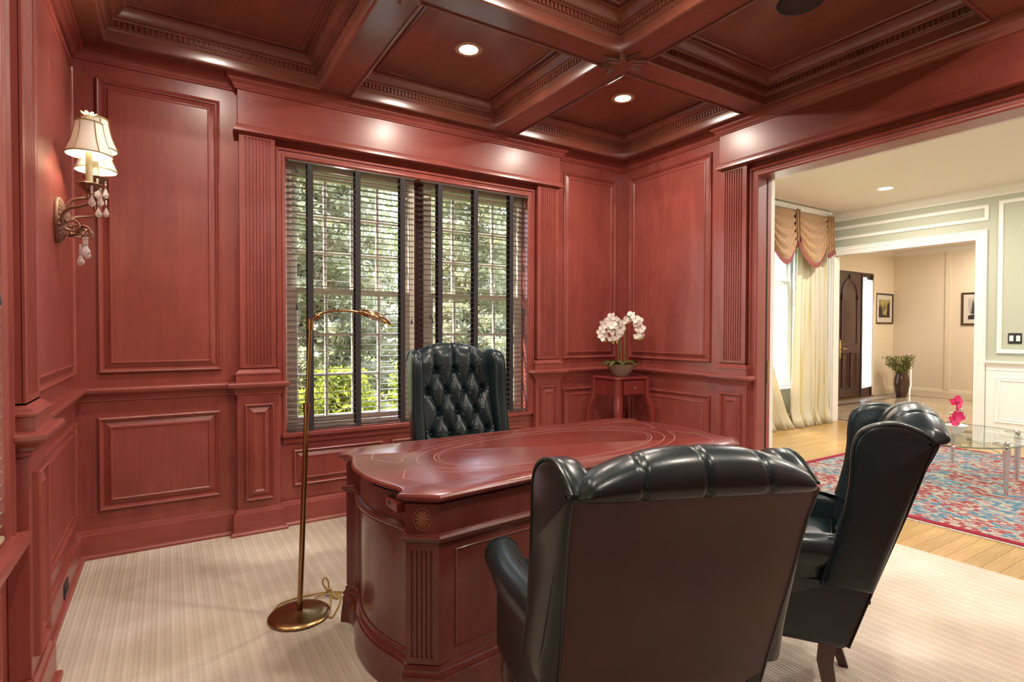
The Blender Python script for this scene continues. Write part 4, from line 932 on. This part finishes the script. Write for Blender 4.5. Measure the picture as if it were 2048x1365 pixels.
# ================================================================== wing chairs
SB = [(-.002, 1.0), (.012, .96), (.031, .918), (.082, .75), (.15, .539), (.221, .309)]
def yb(z):
    for (y0, z0), (y1, z1) in zip(SB, SB[1:]):
        if z >= z1: return y0+(y1-y0)*(z0-z)/(z0-z1)
    return SB[-1][0]
OY = .40
def wing_chair(label, armf=.72, swivel=False):
    root = thing('wing_chair', label, 'chair')
    sh = (lambda x, y, z: (x, y-OY, z if z < .45 else .45+(z-.45)*1.266)) if swivel else (lambda x, y, z: (x, y-OY, z))
    adz = -.11 if swivel else 0
    # outside back
    rows = []
    for i in range(21):
        z = .31+(.985-.31)*i/20; w = .255+.018*i/20; row = []
        for k in range(17):
            u = -1+k/8; row.append(sh(u*w, yb(z)-.012*(1-u**4)-.004, z))
        rows.append(row)
    m = MB().grid(rows); rows2 = [[(p[0], p[1]+.03, p[2]) for p in r] for r in rows]; m.grid(rows2)
    m.grid([[r[0] for r in rows], [r[0] for r in rows2]]); m.grid([[r[-1] for r in rows], [r[-1] for r in rows2]]); m.grid([rows[0], rows2[0]]); m.grid([rows[-1], rows2[-1]])
    bp = part('outside_back', m, lbk, root); 
    for c_ in ([r[0] for r in rows], [r[-1] for r in rows], rows[-1]): part('piping', MB().tube(c_, .0035, 6), pip, bp)
    # tufted inside back with rolled crest
    prof = bez([(.004, .983, 0), (-.020, .992, 0), (-.030, 1.022, 0), (-.012, 1.055, 0), (.028, 1.071, 0), (.072, 1.060, 0), (.104, 1.025, 0), (.118, .975, 0), (.128, .92, 0), (.162, .80, 0), (.205, .68, 0), (.255, .55, 0), (.30, .44, 0)], 12)
    S_ = [0]
    for a, b in zip(prof, prof[1:]): S_.append(S_[-1]+(b-a).length)
    NV, NU = 150, 96; tot = S_[-1]; pr = []
    j = 0
    for i in range(NV+1):
        s = tot*i/NV
        while j < len(S_)-2 and S_[j+1] < s: j += 1
        t_ = (s-S_[j])/(S_[j+1]-S_[j]); p = prof[j].lerp(prof[j+1], t_); d = (prof[j+1]-prof[j]).normalized(); pr.append((p.x, p.y, d.y*-1, d.x, s))   # normal (y,z) outward
    PY = np.array([p[0] for p in pr]); PZ = np.array([p[1] for p in pr]); NY = np.array([p[2] for p in pr]); NZ = np.array([p[3] for p in pr]); SS = np.array([p[4] for p in pr])
    def s_at(z):
        return max((p for p in pr if p[0] > .09), key=lambda p: -abs(p[1]-z))[4]
    rowsb = [(.950, (-.125, 0, .125)), (.852, (-.187, -.0625, .0625, .187)), (.754, (-.125, 0, .125)), (.656, (-.187, -.0625, .0625, .187)), (.558, (-.125, 0, .125)), (.47, (-.187, -.0625, .0625, .187))]
    B_ = [(x, s_at(z)) for z, xs in rowsb for x in xs]
    U = np.linspace(-1, 1, NU+1)[None, :]; Wv = np.where(SS < .12, .273, np.where(SS < .26, .273-(SS-.12)/.14*.045, .228))[:, None]
    X_ = U*Wv; Sg = np.repeat(SS[:, None], NU+1, 1)
    seg = []
    for x, s in B_[:3]: seg.append((x, s, x*1.12, -.02))
    for (z1, xs1), (z2, xs2) in zip(rowsb, rowsb[1:]):
        for a in xs1:
            for b in xs2:
                if abs(a-b) < .07: seg.append((a, s_at(z1), b, s_at(z2)))
    dm = np.full(X_.shape, 9.)
    for x0, s0, x1, s1 in seg:
        dx, ds = x1-x0, s1-s0; L2 = dx*dx+ds*ds; t_ = np.clip(((X_-x0)*dx+(Sg-s0)*ds)/L2, 0, 1)
        dm = np.minimum(dm, np.hypot(X_-x0-t_*dx, Sg-s0-t_*ds))
    db = np.full(X_.shape, 9.)
    for x, s in B_: db = np.minimum(db, np.hypot(X_-x, Sg-s))
    ang_ = np.zeros(X_.shape)
    bi = np.argmin(np.stack([np.hypot(X_-x, Sg-s) for x, s in B_]), 0); bx_ = np.array([b[0] for b in B_])[bi]; bs_ = np.array([b[1] for b in B_])[bi]
    th = np.arctan2(Sg-bs_, X_-bx_)
    wr = .0035*np.sin(th*11+bi*1.7)*np.exp(-((db-.026)/.014)**2)
    cw = np.clip((Sg-.17)/.08, 0, 1); hgt = (.0035+.0145*cw)*(1-np.exp(-(dm/(.007+.015*cw))**2))-.034*np.exp(-(db/.017)**2)-(.004+.006*cw)*np.exp(-(dm/.0045)**2)+wr+.010*(1-U**4)-.012*cw-.004
    hgt *= np.where(Sg < .03, Sg/.03, 1)*.95+.05
    crest = np.clip((PZ-.983)/.088, 0, 1)[:, None]*(PY < .125)[:, None]
    Z_ = PZ[:, None]-crest*.060*np.abs(U)**2.4*np.where(PZ > .983, 1, 0)[:, None]
    Y_ = PY[:, None]+NY[:, None]*hgt; Z_ = Z_+NZ[:, None]*hgt
    pf = np.clip((np.abs(U)-.86)/.14, 0, 1)**2.2; pf = pf*np.clip((.20-SS[:, None])/.08, 0, 1)
    Y_ = Y_*(1-pf)+.02*pf; Z_ = Z_*(1-pf)+.985*pf
    rows = [[sh(float(X_[i, k]), float(Y_[i, k]), float(Z_[i, k])) for k in range(NU+1)] for i in range(NV+1)]
    m = MB().grid(rows)
    cush = part('tufted_back', m, lth, root, ang=80)
    bt = MB().ell((0, 0, 0), (.010, .005, .010), 12, 6).mesh('button', lth)
    for x, s in B_:
        i = min(range(len(pr)), key=lambda k: abs(pr[k][4]-s)); o = link('button', bt, cush); o.location = sh(x, pr[i][0]+NY[i]*-.036, pr[i][1]+NZ[i]*-.036)
    # wings
    WF = bez([(.15, .50, 0), (.045+.05, .70, 0)], 1)
    outl = [(.300, .515), (.262, .66), (.246, .72), (.230, .797), (.222, .87), (.220, .935), (.212, .985), (.192, 1.018), (.150, 1.040), (.098, 1.046), (.048, 1.030), (.008, 1.004), (.000, .985), (.031, .905), (.082, .745), (.155, .515)]
    ol = bez([Vector((a, b, 0)) for a, b in outl], 5); ol = [(p.x, p.y) for p in ol]
    for sg in (-1, 1):
        def TW_(a, b, d): 
            fl = .274+.034*max(0, min(1, a/.22))**1.3; fl += .006*max(0, (.62-b)/.1) if b < .62 else 0
            return sh(sg*(fl+d), a, b)
        m = MB().ring(ol, [(-.020, .006), (-.008, .001), (-.001, -.008), (0, -.020), (0, -.040), (-.004, -.052), (-.014, -.062), (-.022, -.066)], TW_, cap0=True, cap1=True)
        w = part('wing', m, lth, root, ang=60)
        n0 = len(ol)
        part('piping', MB().tube([TW_(a, b, .001) for a, b in offset(ol, -.004, True)[:int(n0*.80)]], .0042, 6), pip, w)
        # arm
        sec = [(.318, .50), (.326, .545), (.344, .575), (.356, .605), (.354, .635), (.338, .658), (.308, .670), (.276, .664), (.252, .640), (.246, .60), (.246, .45), (.30, .45)]
        sec = [(p.x, p.y) for p in bez([Vector((a, b, 0)) for a, b in sec[:10]], 4)]+sec[10:]
        rows = []
        for t_, k_, lift in ((.16, .9, -.03), (.20, .95, -.015), (.25, 1, -.004), (.30, 1, 0), (.37, 1, 0), (.5, 1, -.004), (armf-.06, 1, -.010), (armf-.025, .97, -.012), (armf-.008, .90, -.014), (armf, .78, -.016)):
            cx_, cz_ = .298, .575; rows.append([sh(sg*(cx_+(a-cx_)*k_-.085*max(0, (.46-t_)/.30)**1.4*(1 if a > .29 else 0)), t_, cz_+(b-cz_)*k_+((lift+adz) if b > .5 else 0)) for a, b in sec])
        a_ = part('arm', MB().grid(rows, closeu=True, cap0=True, cap1=True), lth, root, ang=50)
        part('piping', MB().tube([sh(sg*(.298+(a-.298)*.985), armf-.026, .575+(b-.575)*.985-.012+adz) for a, b in sec[:-2]], .0035, 6), pip, a_)
        if not swivel: part('piping', MB().tube([sh(sg*.279, yb(.524)+.028, .5235), sh(sg*.302, .40, .521), sh(sg*.3265, armf-.03, .518)], .0035, 6), pip, a_)
    # seat rail
    rows = []
    for z, i in ((.305, .012), (.31, .004), (.33, 0), (.42, 0), (.528, 0)):
        y0 = yb(z)+.006; w0 = .268; x1 = .322; f = armf-.03
        rows.append([sh(x, y, z) for x, y in offset([(-w0, y0), (w0, y0), (x1, f-.02), (x1-.02, f), (-x1+.02, f), (-x1, f-.02)], -i, True)])
    part('seat_rail', MB().grid(rows, closeu=True, cap0=True, cap1=True), lth, root, ang=50)
    # cushion
    q_ = [(-.24, .27), (.24, .27), (.24, armf-.06), (.235, armf+.01), (-.235, armf+.01), (-.24, armf-.06)]
    c_ = part('seat_cushion', MB().ring([(x, y) for x, y in q_], [(-.03, .50), (-.006, .505), (0, .515), (0, .555), (-.006, .567), (-.03, .577), (-.055, .583)], lambda x, y, z: sh(x, y, z), cap0=True, cap1=True), lth, root, ang=60)
    part('piping', MB().tube([sh(x, y, .563) for x, y in q_+q_[:1]], .004, 6), pip, c_)
    if not swivel:
        for sg in (-1, 1):
            rows = []
            for z, yo, w in ((.315, 0, .026), (.24, .008, .024), (.12, -.012, .019), (.0, -.052, .016)):
                cx_, cy_ = sg*(.222-.0*z), .275+yo; rows.append([sh(cx_+a*w, cy_+b*w, z) for a, b in ((-1, -1), (1, -1), (1, 1), (-1, 1))])
            part('leg', MB().grid(rows, closeu=True, cap0=True, cap1=True), legw, root, ang=30)
            rows = []
            for z, yo, w in ((.315, 0, .034), (.26, .012, .034), (.18, .014, .024), (.08, .0, .017), (.03, .006, .018), (.0, .012, .024)):
                cx_, cy_ = sg*(.275+.3*yo), .635+yo*.8; rows.append([sh(cx_+cos(t_)*w, cy_+sin(t_)*w, z) for t_ in [2*pi*k/14 for k in range(14)]])
            part('leg', MB().grid(rows, closeu=True, cap0=True, cap1=True), legw, root, ang=40)
    else:
        part('gas_column', MB().lathe([(.03, .10), (.03, .20), (.022, .20), (.022, .312)], c=(0, .24-OY, 0), n=20, ), blk, root)
        for k in range(5):
            a = 2*pi*k/5+.3; d = Vector((cos(a), sin(a), 0)); c0 = Vector((0, .24-OY, 0)); l = part('base_arm', MB().tube([c0+Vector((0, 0, .12)), c0+d*.15+Vector((0, 0, .105)), c0+d*.26+Vector((0, 0, .075))], [.028, .024, .018], 8), legw, root)
            e = Vector((-d.y, d.x, 0)); part('caster', MB().tube([c0+d*.26-e*.02+Vector((0, 0, .028)), c0+d*.26+e*.02+Vector((0, 0, .028))], .028, 16), blk, l)
    return root
def place(o, cx_, cy_, th, s=1, z=0):
    o.location = (cx_-sin(th)*OY*s, cy_+cos(th)*OY*s, z); o.rotation_euler = (0, 0, th); o.scale = (s, s, s)
c1_ = wing_chair('black leather wing chair nearest the camera, seen from behind in front of the desk'); place(c1_, .926, .741, -.383)
c2_ = copytree(c1_); place(c2_, 2.161, .815, .475); c2_['label'] = 'black leather wing chair seen side-on near the wide opening, one rear leg showing'
c3_ = wing_chair('deep-buttoned black leather wing chair behind the desk in front of the window', armf=.51, swivel=True); place(c3_, 1.525, 3.21, pi-.03, 1.0, .001)
for c in (c1_, c2_, c3_): c['group'] = 'black leather wing chairs around the desk'

# ================================================================== floor lamp
fl = thing('floor_lamp', 'slender antique brass pharmacy floor lamp standing left of the desk before the window', 'floor lamp', (.505, 2.645, .001))
part('base', MB().lathe([(.0001, 0), (.128, 0), (.136, .004), (.136, .010), (.126, .017), (.10, .019), (.04, .022), (.022, .027), (.0001, .029)], n=56), lampb, fl)
p0, p1 = Vector((0, -.003, .02)), Vector((.036, 0, .955)); 
part('lower_pole', MB().tube([p0, p1], .0125, 16), lampb, fl); part('pole_collar', MB().tube([p1-Vector((.001, 0, .012)), p1+Vector((0, 0, .03))], .0165, 16), lampb, fl)
part('upper_pole', MB().tube([p1, (.053, 0, 1.345)], .009, 14), lampb, fl); part('pole_collar', MB().tube([(.052, 0, 1.325), (.0535, 0, 1.375)], .0135, 14), lampb, fl)
j_ = part('swivel_joint', MB().tube([(.054, 0, 1.355), (.066, 0, 1.372), (.084, 0, 1.386)], [.006, .006, .006], 8).ell((.084, 0, 1.388), (.017, .012, .014)), lampb, fl)
part('arm', MB().tube(bez([(.070, 0, 1.383), (.10, 0, 1.400), (.155, 0, 1.415), (.22, 0, 1.417), (.285, 0, 1.410)], 8), .0058, 10), lampb, fl)
rows = []; A0, A1 = Vector((.278, 0, 1.412)), Vector((.445, 0, 1.352)); ax = (A1-A0); 
for side in (0, 1):
    for i in (range(15) if side == 0 else range(14, -1, -1)):
        t_ = i/14; w = .050*sin(pi*min(1, .06+.94*t_)**.8)**.72 if t_ < 1 else .002; c = A0+ax*t_; row = []
        for k in range(15):
            a = pi*k/14; dome = .036*sin(pi*(.05+.93*t_))**.8
            row.append((c.x, c.y+w*cos(a)*(1-.03*side), c.z+dome*sin(a)*(1-.05*side)-.004*side))
        rows.append(row)
part('lamp_shade', MB().grid(rows), lampb, fl, ang=60); part('lamp_bulb', MB().tube([(.33, 0, 1.395), (.40, 0, 1.372)], .010, 10), mat('frosted_bulb', (.7, .66, .6), .4), fl)
cord = thing('lamp_cord', 'gold lamp cord knotted on the carpet between lamp base and desk', 'cord', (.72, 2.70, .006))
def cf(*pts): return bez([(x-.72, y-2.70, z) for x, y, z in pts], 8)
part('cord_run', MB().tube(cf((.37, 2.66, 0), (.43, 2.785, 0), (.485, 2.815, 0), (.55, 2.822, 0), (.615, 2.81, .002), (.66, 2.79, .006), (.70, 2.777, .005), (.74, 2.762, 0), (.80, 2.78, 0)), .0035, 6), cordg, cord)
part('cord_loop', MB().tube(cf((.60, 2.775, 0), (.635, 2.765, .010), (.668, 2.765, .022), (.655, 2.68, .003), (.625, 2.60, 0), (.615, 2.565, 0), (.625, 2.545, 0), (.645, 2.57, .0), (.690, 2.655, .0), (.715, 2.72, .003), (.70, 2.77, .008)), .0035, 6), cordg, cord)
part('cord_loop', MB().tube(cf((.664, 2.768, .02), (.645, 2.79, .05), (.648, 2.80, .072), (.662, 2.80, .074), (.672, 2.79, .05), (.668, 2.768, .02), (.690, 2.715, .0), (.702, 2.725, .005), (.692, 2.75, .012)), .0040, 6), cordg, cord)
part('cord_knot', MB().tube(cf((.655, 2.775, .012), (.668, 2.762, .028), (.678, 2.775, .022), (.668, 2.785, .010), (.655, 2.775, .012)), .006, 8), cordg, cord)

# ================================================================== wall sconce
sc = thing('wall_sconce', 'bronze wall sconce with three cream shades and hanging crystals on the left wall', 'wall light', (XL+.014, 3.25, 1.80))
X0 = sc.location.x
TSn = lambda a, b, d: (d, a, b)                                 # a along wall (y), b height, d out from wall
def oval(prof, n=48, mod=None):
    rows = []
    for r, d in prof:
        rows.append([TSn(r*.70*cos(t_)*(mod(t_, r) if mod else 1)*.085/.1, .028+r*1.16*sin(t_)*(mod(t_, r) if mod else 1)*.1/.1, d) for t_ in [2*pi*k/n for k in range(n)]])
    return rows
SCP = None
part('wall_plate', MB().grid(oval([(.001, 0), (.088, 0), (.092, .004), (.092, .014), (.088, .018)]), closeu=True), bronze, sc)
fm_ = lambda t_, r: 1+.045*cos(t_*24)
part('fluted_boss', MB().grid(oval([(.088, .018), (.080, .026), (.068, .034), (.052, .042), (.038, .046), (.034, .052), (.022, .058), (.001, .060)], 144, fm_), closeu=True), bronze, sc)
arms_ = [(3.10-3.25, -.295-X0, 1.95-1.80), (-.01, -.286-X0, 2.015-1.80), (3.40-3.25, -.297-X0, 1.953-1.80)]
def shade(parent, c):
    pr_ = [(.086, 0), (.0855, .006), (.076, .03), (.064, .062), (.056, .095), (.051, .125), (.049, .148)]
    m = MB(); rows = []
    for r, z in pr_+[(r-.0015, z) for r, z in reversed(pr_)]:
        rows.append([(c[0]+r*(1+.012*cos(6*t_))*cos(t_), c[1]+r*(1+.012*cos(6*t_))*sin(t_), c[2]+z) for t_ in [2*pi*k/48 for k in range(48)]])
    s_ = part('lamp_shade', m.grid(rows, closeu=True), shadem, parent)
    for r, z in ((.087, .003), (.050, .147)): part('shade_trim', MB().tube([(c[0]+r*cos(2*pi*k/40), c[1]+r*sin(2*pi*k/40), c[2]+z) for k in range(41)], .0032, 6), trimm, s_)
    for k in range(6): part('shade_rib', MB().tube([(c[0]+(r*1.012+.001)*cos(2*pi*k/6), c[1]+(r*1.012+.001)*sin(2*pi*k/6), c[2]+z) for r, z in pr_], .0022, 5), trimm, s_)
def drop(parent, c, L_, s=1.0):
    m = MB().tube([c, (c[0], c[1], c[2]-L_)], .0006, 4)
    for k in range(int(L_/.012)): m.ell((c[0], c[1], c[2]-.006-k*.012), (.0038*s, .0038*s, .005*s), 8, 5)
    z = c[2]-L_; m.lathe([(.0001, 0), (.003*s, -.004), (.005*s, -.012), (.0095*s, -.026), (.0105*s, -.034), (.007*s, -.044), (.0001, -.050)], c=(c[0], c[1], z), n=8)
    part('crystal_drop', m, crystal, parent, ang=20)
for idx, (ay, ax_, az) in enumerate(arms_):
    sy = 1 if ay > .05 else (-1 if ay < -.05 else 0); b = Vector((ax_, ay, az))
    f_ = 1 if sy else .6
    def SA(dd, hh, fr): return (b.x+dd, ay*fr, b.z+hh)
    sp = [SA(-.070+(.006+.026*k/22)*cos(-k/22*2.6*pi-.6), -.148+(.006+.026*k/22)*sin(-k/22*2.6*pi-.6), .50) for k in range(23)] if sy else []
    path = bez(([SA(-.103, -.150, .55)] if sy else [(.052, 0, .03)])+[SA(-.104, -.118, .66), SA(-.078, -.086, .80), SA(-.036, -.074, .93), SA(-.008, -.062, 1), SA(0, -.040, 1), SA(0, -.010, 1)], 8)
    a_ = part('scroll_arm', MB().tube(path, [.0068]*len(path), 8), bronze, sc)
    part('scroll_stem', MB().tube(bez([(.045, 0, .02), (b.x-.10, ay*.35, b.z-.13), SA(-.104, -.118, .66)], 8), .006, 8), bronze, a_)
    if sy:
        part('scroll', MB().tube(sp, [.003+.0035*k/22 for k in range(23)], 8), bronze, a_)
        s2 = [SA(-.030+(.005+.022*k/20)*cos(k/20*2.5*pi), -.175+(.005+.022*k/20)*sin(k/20*2.5*pi), .45) for k in range(21)]
        part('scroll', MB().tube(s2+[SA(-.060, -.190, .35), (.05, 0, -.04)], [.003+.003*min(k, 20)/20 for k in range(23)], 8), bronze, a_)
    part('leaf_cup', MB().lathe([(.004, -.050), (.012, -.035), (.009, -.02), (.016, -.012), (.010, -.004)], c=tuple(b), n=16, mod=lambda a, r, z: 1+.18*cos(6*a)), bronze, a_)
    part('bobeche', MB().lathe([(.0001, -.006), (.018, -.004), (.032, .008), (.043, .020), (.048, .026), (.046, .028), (.034, .014), (.016, .003), (.0001, .002)], c=tuple(b), n=72, mod=lambda a, r, z: 1+.09*abs(sin(6*a))*(r/.048)), bronze, a_)
    part('candle_sleeve', MB().lathe([(.0125, 0), (.0135, .004), (.0135, .17), (.009, .172)], c=tuple(b), n=20), candle, a_)
    part('bulb', MB().ell((b.x, b.y, b.z+.205), (.014, .014, .030)), bulb, a_)
    shade(sc, (b.x, b.y, b.z+.155))
    if idx: fz = None
    else: fz = b.z+.155+.148
    if fz: part('finial', MB().lathe([(.0001, -.01), (.012, -.006), (.014, .0), (.006, .008), (.010, .022), (.012, .03), (.0001, .034)], c=(b.x, b.y, fz), n=14), candle, sc)
    for k in range(7 if fz else 0):
        a = 2*pi*k/7; m = MB(); quadpetal(m, (b.x+.006*cos(a), b.y+.006*sin(a), fz+.026), (cos(a), sin(a), .75), (-cos(a)*.5, -sin(a)*.5, 1), .030, .017, .25); part('finial_petal', m, candle, sc, ang=180)
    L = bpy.data.lights.new('sconce_bulb', 'POINT'); L.energy = SCONCE_W; L.color = (1, .90, .62); L.shadow_soft_size = .02
    lo = bpy.data.objects.new('sconce_bulb', L); COL.objects.link(lo); lo.location = Vector(sc.location)+b+Vector((0, 0, .20))
    drop(a_, (b.x+.040, b.y-.012, b.z+.014), .035, 1.3); drop(a_, (b.x+.012, b.y-.042, b.z+.014), .045, 1.4)
    if sy: drop(a_, SA(-.030, -.20, .45), .04, 1.5)
drop(sc, (.115, -.02, -.03), .05, 1.6); drop(sc, (.09, .01, -.075), .05, 1.6)

# ================================================================== corner stand and orchid
st = thing('accent_stand', 'small cherry telephone stand with one drawer in the corner right of the window', 'side table', (3.46, 3.66, 0))
H_ = .92; hw, hd = .185, .17
def concave(w, d, c, n=8):
    P_ = []
    for (ax0, ay0, ax1, ay1) in ((-w, -d, w, -d), (w, -d, w, d), (w, d, -w, d), (-w, d, -w, -d)):
        nx_, ny_ = (ay1-ay0), -(ax1-ax0); l = hypot(nx_, ny_); nx_, ny_ = nx_/l, ny_/l
        P_.append((ax0, ay0)) if False else None
        for k in range(n): t_ = .07+.86*k/(n-1); s = sin(pi*(t_-.07)/.86)*c; P_.append((ax0+(ax1-ax0)*t_-nx_*s, ay0+(ay1-ay0)*t_-ny_*s))
    return P_
part('top', MB().ring(concave(hw+.012, hd+.012, .022), [(-.01, H_-.022), (-.002, H_-.018), (0, H_-.010), (-.002, H_-.004), (-.008, H_)], cap0=True, cap1=True), stn, st, ang=30)
part('apron', MB().ring(concave(hw-.012, hd-.012, .018), [(0, H_-.165), (0, H_-.02)], cap0=True), stn, st, ang=30)
dr = part('drawer', MB().bbox(-.115, .115, -hd-.002, -hd+.02, H_-.150, H_-.035, .003), stn, st, smooth=False)
part('knob', MB().lathe([(.004, 0), (.005, .006), (.011, .012), (.010, .020), (.0001, .024)], n=14, T=lambda x, y, z: (x, -hd-.002-z, y+H_-.092)), chrome, dr)['label'] = 'small silver knob'
for sx in (-1, 1):
    for sy in (-1, 1):
        rows = []
        for z, o, w in ((H_-.02, .0, .020), (H_-.15, .0, .020), (H_-.20, .008, .022), (H_-.28, .032, .024), (H_-.38, .044, .022), (H_-.50, .032, .018), (H_-.64, .006, .014), (H_-.76, -.010, .012), (.06, -.006, .012), (.0, .008, .013)):
            cx_, cy_ = sx*(hw-.012+o*.9), sy*(hd-.012+o*.9); a = w*1.25
            rows.append([(cx_+a*p, cy_+a*q, z) for p, q in ((-1, -.6), (-.6, -1), (.6, -1), (1, -.6), (1, .6), (.6, 1), (-.6, 1), (-1, .6))])
        part('leg', MB().grid(rows, closeu=True, cap0=True, cap1=True), stn, st, ang=40)
oc = thing('orchid_arrangement', 'white orchids in a smoky boat-shaped bowl on the corner stand', 'orchid', (3.44, 3.63, H_+.001))
q = random.Random(12); RX = Vector((.73, -.68, 0)); RY = Vector((.68, .73, 0))       # across and along the view
def O3(a, b, c): return RX*a+RY*b+Vector((0, 0, c))
rows = []
for t_, z in ((.0, 0), (.32, .0), (.42, .012), (.62, .05), (.84, .088), (1.0, .108), (.96, .106), (.6, .06), (0, .03)):
    row = []
    for k in range(40):
        a = 2*pi*k/40; lift = .020*abs(cos(a))**3*(t_ if z > .04 else 0); row.append(O3(.172*t_*cos(a), .080*t_*sin(a), z+lift))
    rows.append(row)
part('bowl', MB().grid(rows, closeu=True), bowlg, oc)
for k in range(11):
    a = q.uniform(0, 2*pi) if k > 5 else (0.2, 2.9, .6, 2.5, 5.6, 3.9)[k]; L_ = q.uniform(.16, .23); m = MB(); c0 = O3(.02*cos(a), .02*sin(a), .085); d = O3(cos(a), sin(a)*.6, 0).normalized(); rows = []
    n_ = Vector((0, 0, 1)).cross(d)
    for i in range(9):
        t_ = i/8; p = c0+d*L_*t_*.8+Vector((0, 0, (.14*t_-.13*t_*t_)*1.2)); w = .024*sin(pi*min(.98, .12+.86*t_))**.6
        rows.append([p-n_*w+Vector((0, 0, .006)), p, p+n_*w+Vector((0, 0, .006))])
    part('leaf', m.grid(rows), leafg, oc, ang=180)
stems = [[(-.02, 0, .08), (-.025, 0, .24), (-.04, 0, .40), (-.09, 0, .49), (-.15, 0, .46), (-.18, 0, .38)], [(.0, 0, .08), (-.005, 0, .26), (-.02, -.01, .46), (-.055, -.01, .53), (-.06, -.03, .46), (-.05, -.04, .36)], [(.03, .0, .08), (.032, .0, .28), (.035, .0, .44), (.075, 0, .54), (.14, 0, .52), (.17, -.01, .42), (.165, -.01, .35)]]
for s_ in stems:
    part('stem', MB().tube([O3(*p) for p in bez(s_, 6)], .0028, 6), stemg, oc)
FL = [(-.155, .49), (-.135, .46), (-.165, .42), (-.185, .385), (-.150, .375), (-.175, .345), (-.085, .535), (-.10, .50), (-.060, .505), (-.035, .49), (-.075, .455), (-.045, .445), (-.02, .47), (.005, .455), (-.09, .40), (-.05, .40), (-.015, .385), (.0, .42), (-.085, .345), (-.045, .355), (.055, .515), (.085, .545), (.03, .50), (.125, .51), (.155, .495), (.135, .475), (.150, .43), (.175, .425), (.14, .37), (.165, .365)]
yel = mat('orchid_throat', (.55, .30, .08), .5)
for a, c in FL:
    m = MB(); f_ = O3(a, q.uniform(-.05, .02), c); nn = O3(q.uniform(-.6, .6)+a*2, -1, q.uniform(-.45, .25)); orchid_flower(m, f_, nn, .039, q); o = part('flower', m, petal, oc, ang=180)
    part('flower_throat', MB().ell(f_+nn.normalized()*.006, (.005, .005, .005), 8, 5), yel, o)
for a, c in ((-.14, .315), (-.072, .30), (-.038, .303), (.135, .335), (.162, .335)): part('bud', MB().ell(O3(a, -.02, c), (.008, .008, .013), 10, 6), budg, oc)

# ================================================================== outlets
def outlet(label, T, s, z, w, h, two=False, pm=None):
    pm = pm or blk
    o = thing('wall_outlet', label, 'outlet', T(s, z, .0042 if pm is blk else .0182)); O = Vector(T(s, z, 0)); L = lambda a, b, d: tuple(Vector(T(s+a, z+b, d))-O)
    part('cover_plate', MB().bbox(-w/2, w/2, -h/2, h/2, 0, .005, .002, L), pm, o)
    for e in (-1, 1):
        r_ = part('receptacle', MB().bbox(e*w*.23-.015, e*w*.23+.015, -.013, .013, .005, .0075, .002, L), pm, o)
        for f_ in (-.005, .005): part('slot', MB().box(e*w*.23+f_-.001, e*w*.23+f_+.001, -.005, .005, .0075, .0078, L), dark, r_, smooth=False)
    if two: part('plug', MB().ell(L(.022, 0, .012), (.006, .006, .006), 10, 6), white, o)
outlet('black outlet with a small white plug in the skirting beside the lamp pole', lambda s, z, d: TB(s, z, d+.018), .875, .078, .115, .07, True)
outlet('plain black outlet in the skirting next to the desk', lambda s, z, d: TB(s, z, d+.018), 1.04, .078, .115, .07)
outlet('black outlet low on the left wall beyond the pilaster', lambda s, z, d: TL(s, z, d+.018), 3.36, .075, .115, .07)
outlet('small cream outlet low on the foyer wall between front door and vase', lambda s, z, d: TD(s, z, d-.018), 12.62, .42, .11, .07, False, creamw)
